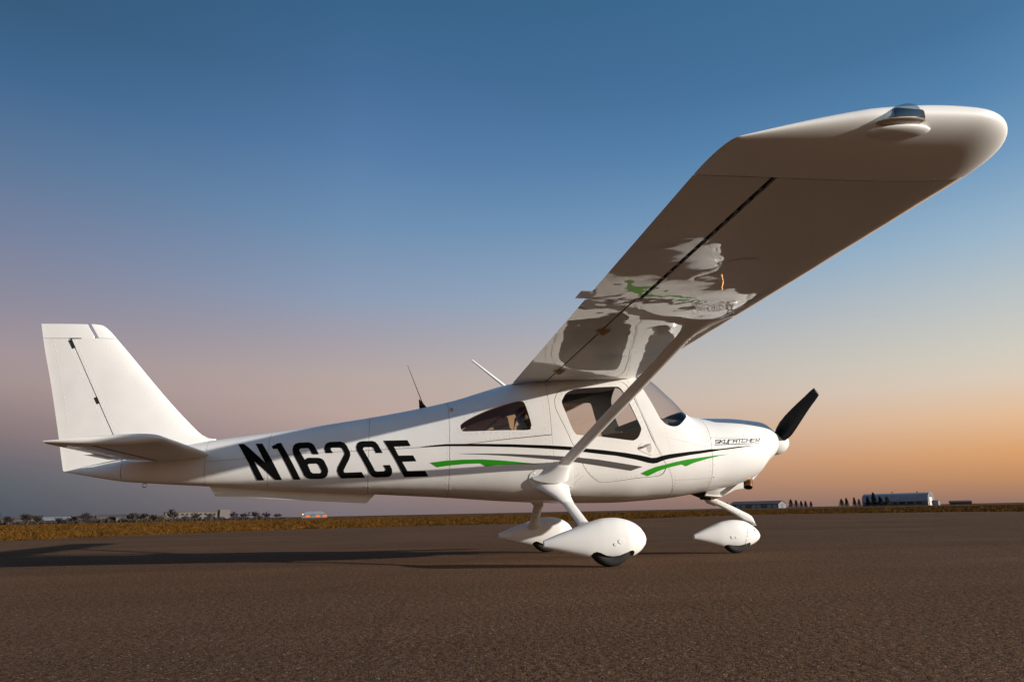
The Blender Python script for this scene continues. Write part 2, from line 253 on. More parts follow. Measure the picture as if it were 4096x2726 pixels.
class Loft:
    def __init__(s,T,yc=0.):
        s.yc=yc
        s.T=np.array(T); s.f=[pchip(s.T[:,0],s.T[:,k]) for k in range(1,7)]; s.x0,s.x1=s.T[0,0],s.T[-1,0]
    def __call__(s,x,q):
        # q: 0 top, -1/+1 bottom; q<0 starboard (-y)
        x=np.asarray(x,float); q=np.asarray(q,float)
        w,zt,zb,zm,nt,nb=[f(x) for f in s.f]
        th=np.pi*q; sn,cs=np.sin(th),np.cos(th)
        top=cs>=0; n=np.where(top,nt,nb)
        r=(np.abs(sn)**n+np.abs(cs)**n)**(-1/n)
        y=s.yc+w*r*sn
        z=zm+np.where(top,zt-zm,zm-zb)*r*cs
        return np.stack([x,y,z],-1)
    def normal(s,x,q,e=2e-3):
        a=s(np.clip(x+e,s.x0,s.x1),q)-s(np.clip(x-e,s.x0,s.x1),q); b=s(x,q+e)-s(x,q-e)
        n=np.cross(a,b); l=np.linalg.norm(n,axis=-1,keepdims=True); n=n/np.maximum(l,1e-12)
        # outward = away from section centre
        c=np.stack([np.asarray(x,float),np.full_like(n[...,0],s.yc),s.f[3](x)],-1)
        sg=np.sign(((s(x,q)-c)*n).sum(-1,keepdims=True)); return n*np.where(sg==0,1,sg)
# ------------------------------------------------------------------ skin patches on a lofted body
def inpoly(pts,poly):
    x,y=pts[:,0],pts[:,1]; poly=np.asarray(poly); r=np.zeros(len(pts),bool); j=len(poly)-1
    for i in range(len(poly)):
        xi,yi=poly[i]; xj,yj=poly[j]
        c=((yi>y)!=(yj>y))&(x<(xj-xi)*(y-yi)/((yj-yi) if yj!=yi else 1e-12)+xi); r^=c; j=i
    return r
def seg_d(pts,poly):
    poly=np.asarray(poly); d=np.full(len(pts),1e9)
    for i in range(len(poly)):
        a,b=poly[i],poly[(i+1)%len(poly)]; ab=b-a; t=np.clip(((pts-a)@ab)/max(ab@ab,1e-14),0,1)
        d=np.minimum(d,np.linalg.norm(pts-a-t[:,None]*ab,axis=1))
    return d
def smooth_poly(p,n=6,closed=True):
    p=np.asarray(p,float); N=len(p); out=[]
    rngi=range(N) if closed else range(N-1)
    for i in rngi:
        g=(lambda k:p[k%N]) if closed else (lambda k:p[min(max(k,0),N-1)])
        a,b,c,d=g(i-1),g(i),g(i+1),g(i+2)
        for k in range(n):
            t=k/n; out.append(.5*((2*b)+(-a+c)*t+(2*a-5*b+4*c-d)*t*t+(-a+3*b-3*c+d)*t**3))
    if not closed: out.append(p[-1])
    return np.array(out)
def subdiv(p,step=.03,closed=True):
    p=np.asarray(p,float); out=[]; N=len(p)
    for i in range(N if closed else N-1):
        a,b=p[i],p[(i+1)%N]; k=max(1,int(math.ceil(np.linalg.norm((b-a)*np.array([1,1.5]))/step)))
        for t in range(k): out.append(a+(b-a)*t/k)
    if not closed: out.append(p[-1])
    return np.array(out)
QS=1.5
def offset_poly(p,d):
    """move a closed outline outward (d>0) by d metres in the skin's own coordinates"""
    p=np.asarray(p,float)*np.array([1,QS]); N=len(p)
    ar=.5*sum(p[i,0]*p[(i+1)%N,1]-p[(i+1)%N,0]*p[i,1] for i in range(N)); s=1 if ar>0 else -1
    t=np.roll(p,-1,0)-np.roll(p,1,0); t/=np.maximum(np.linalg.norm(t,axis=1,keepdims=True),1e-9)
    return (p+np.stack([t[:,1],-t[:,0]],1)*d*s)/np.array([1,QS])
def patch(name,L,outline,mt,parent,holes=(),off=0.,thick=.004,step=.045):
    S=np.array([1,QS]); O=np.asarray(outline,float)*S; Hs=[np.asarray(h,float)*S for h in holes]
    V=[tuple(p) for p in O]; E=[(i,(i+1)%len(O)) for i in range(len(O))]
    for h in Hs:
        b=len(V); V+=[tuple(p) for p in h]; E+=[(b+i,b+(i+1)%len(h)) for i in range(len(h))]
    lo,hi=O.min(0),O.max(0)
    gx,gy=np.meshgrid(np.arange(lo[0]+step/2,hi[0],step),np.arange(lo[1]+step/2,hi[1],step)); G=np.stack([gx.ravel(),gy.ravel()],1)
    if len(G):
        k=inpoly(G,O)&(seg_d(G,O)>.4*step)
        for h in Hs: k&=~inpoly(G,h)&(seg_d(G,h)>.4*step)
        V+=[tuple(p) for p in G[k]]
    vo,eo,fo,*_=delaunay_2d_cdt([Vector(v) for v in V],E,[],0,1e-7)
    vo=np.array([tuple(v) for v in vo]); fo=[tuple(f) for f in fo]
    cen=np.array([vo[list(f)].mean(0) for f in fo]); k=inpoly(cen,O)
    for h in Hs: k&=~inpoly(cen,h)
    fo=[f for f,q in zip(fo,k) if q]
    return skin(name,L,vo/S,fo,mt,parent,off,thick)
def skin(name,L,pq,fo,mt,parent,off,thick):
    P=L(pq[:,0],pq[:,1]); Nn=L.normal(pq[:,0],pq[:,1]); out=P+Nn*off; V=list(out); NN=list(Nn); Fc=[]
    for f in fo:
        a,b,c=out[f[0]],out[f[1]],out[f[2]]
        Fc.append(f if np.cross(b-a,c-a)@Nn[f[0]]>=0 else f[::-1])
    if thick:
        inn=P+Nn*(off-thick); n0=len(V); V+=list(inn); NN+=list(-Nn); cnt={}
        base=list(Fc)
        for f in base: Fc.append(tuple(i+n0 for i in f[::-1]))
        for f in base:
            for i in range(len(f)):
                e=(f[i],f[(i+1)%len(f)]); cnt[e]=1
        for a,b in [e for e in cnt if (e[1],e[0]) not in cnt]:
            q=[out[a],inn[a],inn[b],out[b]]; nn=np.cross(q[1]-q[0],q[3]-q[0]); l=np.linalg.norm(nn)
            if l<1e-12: continue
            k=len(V); V+=q; NN+=[nn/l]*4; Fc.append((k,k+1,k+2,k+3))
    used=sorted({i for f in Fc for i in f}); mp={u:i for i,u in enumerate(used)}
    return mesh(name,[V[u] for u in used],[tuple(mp[i] for i in f) for f in Fc],mt,parent,True,normals=[NN[u] for u in used])
def gpanel(name,L,x0,x1,q0,q1,mt,parent,off=0.,thick=.004,nx=None,nq=None):
    """quad panel; q0,q1 (and x0,x1) may be functions"""
    f=lambda v:(v if callable(v) else (lambda _:v)); X0,X1,Q0,Q1=f(x0),f(x1),f(q0),f(q1)
    nx=nx or max(3,int((X1(.5)-X0(.5))/.05)); nq=nq or max(6,int(abs(Q1(X0(.5))-Q0(X0(.5)))*46)); pq=[];fo=[]
    for i in range(nx+1):
        for j in range(nq+1):
            t=j/nq; xm=X0(t)+(X1(t)-X0(t))*i/nx; pq.append((xm,Q0(xm)+(Q1(xm)-Q0(xm))*t))
    for i in range(nx):
        for j in range(nq):
            a=i*(nq+1)+j; fo.append((a,a+1,a+nq+2,a+nq+1))
    return skin(name,L,np.array(pq),fo,mt,parent,off,thick)
def rivets(name,pn,parent,r=.0048,h=.0022,mt='white'):
    V=[];Fc=[]
    for p,n in pn:
        p=Vector(p); n=Vector(n).normalized(); u=n.orthogonal().normalized(); v=n.cross(u); b=len(V)
        for k in range(6):
            a=k*math.pi/3; V.append(p+(u*math.cos(a)+v*math.sin(a))*r)
        for k in range(6):
            a=k*math.pi/3; V.append(p+(u*math.cos(a)+v*math.sin(a))*r*.55+n*h)
        for k in range(6): Fc.append((b+k,b+(k+1)%6,b+6+(k+1)%6,b+6+k))
        Fc.append(tuple(b+6+k for k in range(6)))
    o=mesh(name,V,Fc,mt,parent,True); o['kind']='stuff'; return o
def along(L,a,b,sp=.04,off=.0):
    a=np.array(a,float); b=np.array(b,float); n=max(2,int(np.linalg.norm(L(*b)-L(*a))/sp)); out=[]
    for i in range(n+1):
        p=a+(b-a)*i/n; N_=L.normal(np.array([p[0]]),np.array([p[1]]))[0]; out.append((L(*p)+N_*off,N_))
    return out
def along_poly(L,P,sp=.04,off=0.,closed=True):
    P=np.asarray(P,float); out=[]; acc=0
    X=L(P[:,0],P[:,1]); N=len(P)
    for i in range(N if closed else N-1):
        j=(i+1)%N; d=np.linalg.norm(X[j]-X[i]); 
        while acc<d:
            p=P[i]+(P[j]-P[i])*acc/max(d,1e-9); N_=L.normal(np.array([p[0]]),np.array([p[1]]))[0]; out.append((L(*p)+N_*off,N_)); acc+=sp
        acc-=d
    return out
mir=lambda p:[(a,-b) for a,b in p]
# ------------------------------------------------------------------ the airplane
air=bpy.data.objects.new('light_airplane',None); COL.objects.link(air); air.location=OFF; air['air']=1; air.empty_display_size=.3
tag(air,'white high-wing light airplane lettered N162CE parked on the dark apron','airplane')
FL=Loft(FUS)
belt=pchip(np.array([a for a,b in D['belt_seam']]),np.array([-b for a,b in D['belt_seam']]))
bq=lambda x:float(belt(x))
g=.0016
ST=[1.465,1.985,2.825,3.510]
post=lambda q:4.375+.16*max(0,abs(q)-.30)*.55
gpanel('tail_fairing',FL,.79,ST[0]-g,0,2,'white',air,nq=64)
for i in range(3):
    gpanel('upper_skin_panel',FL,ST[i]+g,ST[i+1]-g,lambda x:-bq(x)+g,lambda x:bq(x)-g,'white',air)
    gpanel('lower_skin_panel',FL,ST[i]+g,ST[i+1]-g,lambda x:bq(x)+g,lambda x:2-bq(x)-g,'white',air)
# section with the rear quarter windows
rw=smooth_poly(D['rear_window'],4)
def ring_outline(xa,xb,qa,qb,n=14):
    """closed outline: xa(q), xb(q) functions; qa(x), qb(x)"""
    pts=[]
    for t in np.linspace(0,1,n,endpoint=False): x=xa(qa(0))+(xb(qa(0))-xa(qa(0)))*t; pts.append((x,qa(x)))
    for t in np.linspace(0,1,n*3,endpoint=False): q=qa(xb(0))+(qb(xb(0))-qa(xb(0)))*t; pts.append((xb(q),q))
    for t in np.linspace(0,1,n,endpoint=False): x=xb(qb(0))+(xa(qb(0))-xb(qb(0)))*t; pts.append((x,qb(x)))
    for t in np.linspace(0,1,n*3,endpoint=False): q=qb(xa(0))+(qa(xa(0))-qb(xa(0)))*t; pts.append((xa(q),q))
    return np.array(pts)
x3=ST[3]+g
up4=ring_outline(lambda q:x3,lambda q:post(q)-g,lambda x:-bq(min(x,4.40))+g,lambda x:bq(min(x,4.40))-g)
patch('upper_skin_panel',FL,up4,'white',air,holes=[rw,np.array(mir(rw))])
gpanel('lower_skin_panel',FL,x3,lambda t:post(min(.49+1.02*t,2-(.49+1.02*t)))-g,lambda x:bq(min(x,4.40))+g,lambda x:2-bq(min(x,4.40))-g,'white',air)
for p in (rw,np.array(mir(rw))): patch('quarter_window',FL,offset_poly(p,-.001),'amber',air,off=-.002,thick=0)
# cabin ring with the doors
door=smooth_poly(D['door'],4); dw=smooth_poly(D['door_window'],4)
fs=np.array(D['front_seam']); 
fseam=pchip(np.array([0,.2,.3297,.4488,.5805,.6864,.7517,.8503,1.0]),np.array([5.14,5.15,5.1866,5.2845,5.3868,5.4807,5.5056,5.53,5.54]))
fx=lambda q:float(fseam(min(1,abs(q))))
dh=offset_poly(door,.0028)
def clipdoor(p): # keep the door outline behind the seam line of the windshield post
    p=np.array(p); 
    for k in range(len(p)): p[k,0]=min(p[k,0],fx(p[k,1])-.012)
    return p
door=clipdoor(offset_poly(door,-.0012)); dh=clipdoor(dh); dh[:,0]=np.where(dh[:,0]>5.1,dh[:,0]+.004,dh[:,0])
cab=ring_outline(lambda q:post(q)+g,lambda q:fx(q)-g,lambda x:-1,lambda x:1,24)
patch('cabin_panel',FL,cab,'white',air,holes=[dh,np.array(mir(dh))])
for s,lab in ((1,None),(-1,None)):
    f=(lambda p:np.array(p)) if s==1 else (lambda p:np.array(mir(p)))
    d=patch('cabin_door',FL,f(door),'white',air,holes=[f(dw)],thick=.006)
    patch('door_window',FL,f(offset_poly(dw,-.001)),'glass',d,off=-.002,thick=0)
    patch('handle_plate',FL,f(smooth_poly(D['handle_plate'],3)),'white',d,off=.003,thick=.0025,step=.02)
    patch('handle_recess_shade',FL,f(smooth_poly(D['handle_recess_shade'],3)),'dull_beige',d,off=.0038,thick=.0,step=.02)  # flat darker patch; the recess shade is painted, no depth
    a=FL(*f([D['handle_pivot'][0]])[0]); b=FL(*f([D['handle_end'][0]])[0]); n_=np.array([0,-s,.05])
    tube('door_handle',[a+n_*.012,a*.6+b*.4+n_*.018,b+n_*.012],[.011,.008,.0055],'alu',d,10)
# forward fuselage with the windshield
wss=[(5.262,-.18)]+D['windshield_side']+[(5.735,-.16)]
ws=np.array([(5.255,0.)]+wss+[(5.75,0.)]+[(a,-b) for a,b in wss[::-1]])
ws=smooth_poly(ws,4)
CX=5.885
fwd=ring_outline(lambda q:fx(q)+g,lambda q:CX-.002,lambda x:-1,lambda x:1,24)
patch('forward_fuselage',FL,fwd,'white',air,holes=[ws])
patch('windshield',FL,offset_poly(ws,-.0012),'wsglass',air,off=-.002,thick=0)
# cowling
CQ=0.3979
gpanel('upper_cowling',FL,CX+.002,6.77,lambda x:-CQ+.0012,lambda x:CQ-.0012,'gelcoat',air,nx=34,nq=40)
gpanel('lower_cowling',FL,CX+.002,6.77,lambda x:CQ+.0012,lambda x:2-CQ-.0012,'gelcoat',air,nx=34,nq=50)
for s in (-1,1): patch('inlet_shade_patch',FL,[(6.735+.022*math.cos(t),s*(.40+.09*math.sin(t))) for t in np.linspace(0,2*math.pi,24,endpoint=False)],'void',air,off=.0015,thick=0,step=.02)  # flat black oval paints the shade of an open inlet
gpanel('cowl_bulkhead',FL,6.75,6.768,0,2,'void',air,off=-.012,nx=2,nq=40)
# inner lining keeps the cabin dark and backs the seams
def big(p): return offset_poly(p,.004)
lin=ring_outline(lambda q:1.2,lambda q:4.40,lambda x:-1,lambda x:1,40)
patch('baggage_lining',FL,lin,'beige',air,holes=[big(rw),np.array(mir(big(rw)))],off=-.022,thick=.002,step=.07)
lin=ring_outline(lambda q:4.41,lambda q:5.87,lambda x:-1,lambda x:1,40)
patch('cabin_lining',FL,lin,'cabin',air,holes=[big(dw),np.array(mir(big(dw))),big(ws)],off=-.022,thick=.002,step=.07)
gpanel('cowl_seam_backing',FL,5.90,6.60,0,2,'void',air,off=-.02,nx=10,nq=40)  # unseen black sleeve added inside the cowling to keep its seams dark
# cabin interior
for s in (-1,1):
    e=box('seat',(4.62,s*.25,.66),(.46,.40,.14),'seat',air,bev=.05)
    box('seat_back',(4.37,s*.25,.98),(.12,.40,.62),'seat',e,Matrix.Rotation(R(-14),3,'Y'),bev=.05)
    box('headrest',(4.28,s*.25,1.34),(.09,.24,.16),'seat',e,Matrix.Rotation(R(-14),3,'Y'),bev=.04)
box('cabin_floor',(4.75,0,.60),(1.5,.62,.02),'cabin',air)
pn=box('instrument_panel',(5.42,0,.95),(.16,.96,.50),'panel',air,bev=.02)
box('glare_shield',(5.50,0,1.205),(.44,.88,.035),'panel',pn,Matrix.Rotation(R(6),3,'Y'),bev=.012)
box('avionics_screen',(5.336,-.2,1.02),(.012,.26,.18),'void',pn,bev=.004)
box('control_stick',(5.2,-.25,.80),(.03,.03,.34),'panel',air,Matrix.Rotation(R(18),3,'Y'),bev=.01)
box('baggage_shelf',(3.9,0,.95),(.62,.66,.02),'beige',air,Matrix.Rotation(R(-6),3,'Y'))
box('rear_bulkhead',(3.58,0,1.0),(.02,.72,.66),'beige',air,Matrix.Rotation(R(-8),3,'Y'))
box('baggage_brace',(3.86,.30,1.18),(.60,.03,.03),'beige',air,Matrix.Rotation(R(-14),3,'Y'))
tube('shoulder_belt',[(4.22,-.33,1.34),(4.10,-.40,1.22),(4.06,-.42,1.05),(4.05,-.40,.9)],.012,'belt',air,8)
# ---- paint scheme on the starboard side
for k in ('N','1','6','2','C','E'):
    P=D[k]; P=subdiv(P,.02)
    patch('registration_letter',FL,P,'black',air,holes=[subdiv(D['6h'],.02)] if k=='6' else [],off=.003,thick=0,step=.025)
patch('black_stripe',FL,subdiv(D['stripe_black'],.02),'black',air,off=.003,thick=0,step=.025)
patch('gray_stripe',FL,subdiv(D['stripe_gray'],.02),'gray',air,off=.003,thick=0,step=.025)
patch('green_stripe',FL,subdiv(D['stripe_green_rear'],.02),'green',air,off=.003,thick=0,step=.025)
patch('green_stripe',FL,subdiv(D['stripe_green_front'],.02),'green',air,off=.003,thick=0,step=.025)
def strokes(name,L,lines,hw,mt,parent):
    pq=[];fo=[]; K=np.array([1,1.15])
    for ln in lines:
        P=subdiv(ln,.012,False)*K
        for a,b in zip(P[:-1],P[1:]):
            d=(b-a)/np.linalg.norm(b-a); n=np.array([-d[1],d[0]])*hw; a2,b2=a-d*hw*.8,b+d*hw*.8; k=len(pq)
            pq+=[(a2-n)/K,(b2-n)/K,(b2+n)/K,(a2+n)/K]; fo.append((k,k+1,k+2,k+3))
    return skin(name,L,np.array(pq),fo,mt,parent,.0010,0)
strokes('cowling_lettering',FL,SK,.0034,'black',air)
# ---- rivet rows
rv=[]
for s in (-1,1):
    for x in (1.985,2.825,3.510):
        for dx in (-.014,.014):
            rv+=along(FL,(x+dx,s*.10),(x+dx,s*.95),.036)
    rv+=along(FL,(4.36,s*.30),(4.395,s*.93),.03); rv+=along(FL,(4.33,s*.30),(4.365,s*.93),.036)
    for a,b in zip(ST,ST[1:]+[4.36]):
        for dq in (-.012,):
            n=6
            for i in range(n):
                xa,xb=a+(b-a)*i/n,a+(b-a)*(i+1)/n; rv+=along(FL,(xa,s*(bq(xa)+dq)),(xb,s*(bq(xb)+dq)),.036)[:-1]
    rv+=along(FL,(3.56,s*.60),(4.30,s*.615),.045); rv+=along(FL,(3.56,s*.42),(4.25,s*.465),.06)
    rv+=along(FL,(4.22,s*.62),(4.24,s*.9),.03); rv+=along(FL,(4.62,s*.66),(4.46,s*.74),.02); rv+=along(FL,(4.66,s*.67),(4.50,s*.76),.02)
    rv+=along(FL,(4.55,s*.78),(5.50,s*.80),.028); rv+=along(FL,(4.60,s*.82),(5.5,s*.84),.028)
    for q in (.435,.475,): rv+=along(FL,(5.48,s*q),(5.86,s*q),.022)
    rv+=along(FL,(5.52,s*.60),(5.86,s*.58),.05); rv+=along(FL,(5.53,s*.70),(5.86,s*.70),.028); rv+=along(FL,(5.53,s*.77),(5.86,s*.78),.028)
    rv+=along(FL,(CX-.02,s*.16),(CX-.02,s*.92),.034)
    rv+=along(FL,(5.52,s*.68),(5.555,s*.92),.034); rv+=along(FL,(5.44,s*.44),(5.50,s*.62),.03)
    rv+=along_poly(FL,(lambda p:p if s==-1 else mir(p))([tuple(v) for v in offset_poly(rw,.022)]),.055)
    rv+=along_poly(FL,(lambda p:p if s==-1 else mir(p))([tuple(v) for v in offset_poly(dw,.022)]),.055)
    rv+=along_poly(FL,(lambda p:p if s==-1 else mir(p))([tuple(v) for v in offset_poly(door,-.016)])[len(door)//3:],.045,closed=False)
rivets('rivet_rows',rv,air)
big_r=[]
for x in (5.96,6.24,6.50,6.70): big_r+=along(FL,(x,-CQ+.018),(x+.001,-CQ+.018),1)[:1]
for q in (-.40,-.455,-.6,-.7): big_r+=along(FL,(CX+.02,q),(CX+.021,q),1)[:1]
rivets('cowl_fasteners',big_r,air,.0065,.002,'alu')
acc=[(1.56+.052*math.cos(t),-.60+.052*math.sin(t)) for t in np.linspace(0,2*math.pi,28,endpoint=False)]
ap=patch('inspection_cover',FL,acc,'white',air,off=.0022,thick=.002,step=.02); rivets('cover_screws',along_poly(FL,offset_poly(np.array(acc),-.01),.055,.002),ap,.004)
# ---- tail: fin, rudder, stabilisers
def foil(t):   # half thickness of a symmetric section, t=0 at the nose, 1 at the tail
    return 5*(.2969*np.sqrt(t)-.126*t-.3516*t**2+.2843*t**3-.1036*t**4)
LEc=[(1.09,1.508),(1.102,1.435),(1.135,1.378),(1.174,1.334),(1.985,.602)]
finLE=pchip(np.array([a for a,b in LEc]),np.array([b for a,b in LEc]))
finTE=pchip(np.array([.80,.827,1.125,1.551,1.91,2.061,2.11]),np.array([.322,.314,.242,.135,.035,-.001,-.012]))
finH=lambda z:.245+(1.97-z)*(.666-.245)/(1.97-1.153)
def slab(name,zs,front,rear,mt,parent,th=.085,n=14,le=None):
    rows=[]
    for z in zs:
        xl,xt=(le or finLE)(z),float(finTE(z)); xf,xr=front(z),rear(z); c=max(xl-xt,.05); tt=th*(.55+.45*(2.1-z)/1.1)/.12*.12
        f=(xl-np.linspace(xf,xr,n))/c; f=np.clip(f,0,1); h=np.maximum(foil(f)*tt,.0012)
        xs=np.linspace(xf,xr,n); rows.append([(x,-a,z) for x,a in zip(xs,h)]+[(x,a,z) for x,a in zip(xs[::-1],h[::-1])])
    return grid(name,rows,mt,parent,True,True,50)
cosp=lambda a,b,n:[a+(b-a)*(1-math.cos(math.pi*i/n))/2 for i in range(n+1)]
def slab2(name,zs,front,rear,mt,parent,n=18,th=.10):
    rows=[]
    for z in zs:
        xl=float(finLE(min(z,1.985))) if z<=1.985 else tipLE(z); xt=float(finTE(z)); xf,xr=front(z),rear(z); c=max(xl-xt,.05)
        u=(1-np.cos(np.linspace(0,1,n)*math.pi/2*1.0)); xs=xf+(xr-xf)*(u/u[-1])
        f=np.clip((xl-xs)/c,0,1); tt=min(c,1.0)*.085; h=np.maximum(foil(f)*tt,.0012)
        rows.append([(x,-a,z) for x,a in zip(xs,h)]+[(x,a,z) for x,a in zip(xs[::-1],h[::-1])])
    return grid(name,rows,mt,parent,True,True,50)
tipLE=lambda z:float(pchip(np.array([1.985,2.03,2.059,2.085,2.095,2.10]),np.array([.602,.562,.531,.497,.474,.43]))(z))
slab2('vertical_fin',list(np.linspace(.90,1.09,5))+list(np.linspace(1.10,1.35,10))+list(np.linspace(1.4,1.968,10)),lambda z:float(finLE(max(z,1.09))),lambda z:finH(z)+.005,'white',air)
slab2('fin_tip',[1.971,1.985,2.0,2.03,2.059,2.08,2.092,2.099],lambda z:tipLE(z) if z>1.985 else float(finLE(z)),lambda z:.468+(1.985-z)*.62,'gelcoat',air)
rud=slab2('rudder',list(np.linspace(.830,.93,9))+list(np.linspace(.96,1.10,4))+list(np.linspace(1.15,1.963,12)),lambda z:min(finH(z)-.005,.322+(z-.827)*4.55),lambda z:float(finTE(z)),'white',air)
slab2('rudder_tip',[1.967,1.99,2.03,2.07,2.088,2.094],lambda z:.434-(z-1.990)*.66 if z>1.985 else .434,lambda z:float(finTE(z)),'gelcoat',air)
for z,l,wd in ((1.915,.085,.044),(1.42,.062,.060)): box('rudder_gap_block',(finH(z)-.008,0,z),(.026,wd,l),'void',air,Matrix.Rotation(R(-27.3),3,'Y'))
box('rudder_gap_block',(.335,0,1.9655),(.19,.046,.008),'void',air,Matrix.Rotation(R(-1),3,'Y'))  # black strip painting the shade in the slot below the rudder horn
# stinger below the rudder
rows=[]
for i in range(9):
    t=i/8; x=.785-(.785-.318)*t; w=.083*(1-t)+.006*t; zt=.925+(.828-.925)*t; zb=.735+(.82-.735)*t**1.1
    rows.append(ellips((x,0,(zt+zb)/2),(0,1,0),(0,0,1),w,(zt-zb)/2,24))
grid('tail_stinger',rows,'gelcoat',air,True,True,60)
torus('tail_tie_down_ring',(.96,0,.702),(0,1,0),.017,.004,'alu',air)
rvf=[]
for z in np.arange(1.18,1.95,.045):
    for xx,k in ((finH(z)+.035,1),(finH(z)-.04,1),(float(finTE(z))+.09,1),(float(finLE(z))-.13,1)):
        xl,xt=float(finLE(z)),float(finTE(z)); h=foil((xl-xx)/(xl-xt))*min(xl-xt,1)*.085
        for s in (-1,1): rvf.append(((xx,s*h,z),(0,s,0)))
rivets('fin_rivets',rvf,air)
def stab(s):
    lab='starboard' 
    def rows(y0,y1,f0,f1,n=14,tip=False,dz=0):
        out=[]; ys=np.linspace(y0,y1,9 if tip else 3)
        for k,y in enumerate(ys):
            t=(y-y0)/(y1-y0) if tip else 0
            sc=math.sqrt(max(0,1-t**2.2)) if tip else 1
            xle,xte=1.492-.10*(1-sc) ,.79; zl,zt_=.951,.912
            c=xle-xte; u=np.linspace(f0,f1,n); u=f0+(f1-f0)*(1-np.cos((u-f0)/(f1-f0)*math.pi/2)) if f0==0 else u
            x=xle-c*u; zc=zl+(zt_-zl)*(1.492-x)/(1.492-.79); h=np.maximum(foil(u)*c*.105*(.25+.75*sc) ,.001)
            if tip: zc=zc+(1-sc)*.014
            out.append([(a,s*y,b+q+dz) for a,b,q in zip(x,zc,h)]+[(a,s*y,b-q+dz) for a,b,q in zip(x[::-1],zc[::-1],h[::-1])])
        return out
    st=grid('horizontal_stabiliser',rows(.05,1.447,0,.60),'white',air,True,True,50)
    grid('stabiliser_tip',rows(1.45,1.525,0,1,18,True),'gelcoat',st,True,True,50)
    el=grid('elevator',rows(.11,1.447,.62,1,8),'white',air,True,True,50)
    grid('elevator_gap_shade',rows(.11,1.44,.59,.63,4),'void',el,True,True)  # black strip painting the shade in the elevator hinge gap
    box('trim_tab',(.75,s*.42,.909),(.075,.52,.006),'white',el)
    rows2=[ellips((x,s*(.12+.035*t),.947),(1,0,0),(0,0,1),.05*(1-t),.045*(1-t)) for x,t in ((1.50,0),(1.50,.5),(1.50,.85),(1.5,1))]
    grid('root_fairing',rows2,'gelcoat',st,True,True)
for s in (-1,1): stab(s)
# ventral strake
rows=[]
profile('ventral_strake',[(1.475,.70),(1.538,.601),(2.81,.521),(2.88,.593),(2.75,.64)],-.006,.006,'white',air,.002)
# antennas
wa=tube('whip_antenna',[(3.309,0,1.40),(3.29,0,1.435),(3.154,0,1.776)],[.006,.004,.0017],'black',air,8)
profile('antenna_base',[(3.355,1.36),(3.27,1.345),(3.262,1.455),(3.268,1.455)],-.008,.008,'black',wa,.002)
tube('rod_antenna',[(4.09,0,1.575),(3.762,0,1.834)],[.016,.008],'gelcoat',air,12)
# ---- wings
XTE,CH=4.0894,1.2087
def wing_pt(s,f,side):   # side +1 upper, -1 lower ; s distance from the centreline
    x=XTE+CH*(1-f); m,p=.03,.4
    yc=np.where(f<p,m/p**2*(2*p*f-f*f),m/(1-p)**2*((1-2*p)+2*p*f-f*f)); yt=foil(f)*.135
    return x,1.5486+.0193*s+(x-XTE)*.088+CH*(yc+side*yt)
def wrows(ss,f0,f1,sgn,n=26):
    if f0==0: fu=1-np.cos(np.linspace(0,1,n)*math.pi/2); fu=fu*f1
    else: fu=np.linspace(f0,f1,8)
    out=[]
    for s in ss:
        xu,zu=wing_pt(s,fu,1); xl,zl=wing_pt(s,fu,-1)
        out.append([(a,sgn*s,b) for a,b in zip(xu[::-1],zu[::-1])]+[(a,sgn*s,b) for a,b in zip(xl[1 if f0==0 else 0:],zl[1 if f0==0 else 0:])])
    return out
FH=(XTE+CH-4.398)/CH; FA=(XTE+CH-4.432)/CH
grid('wing_centre_section',[[(a,-b if k==0 else b,c) for a,b,c in wrows([.34],0,.995,1)[0]] for k in (0,1)],'white',air,True,True,50)
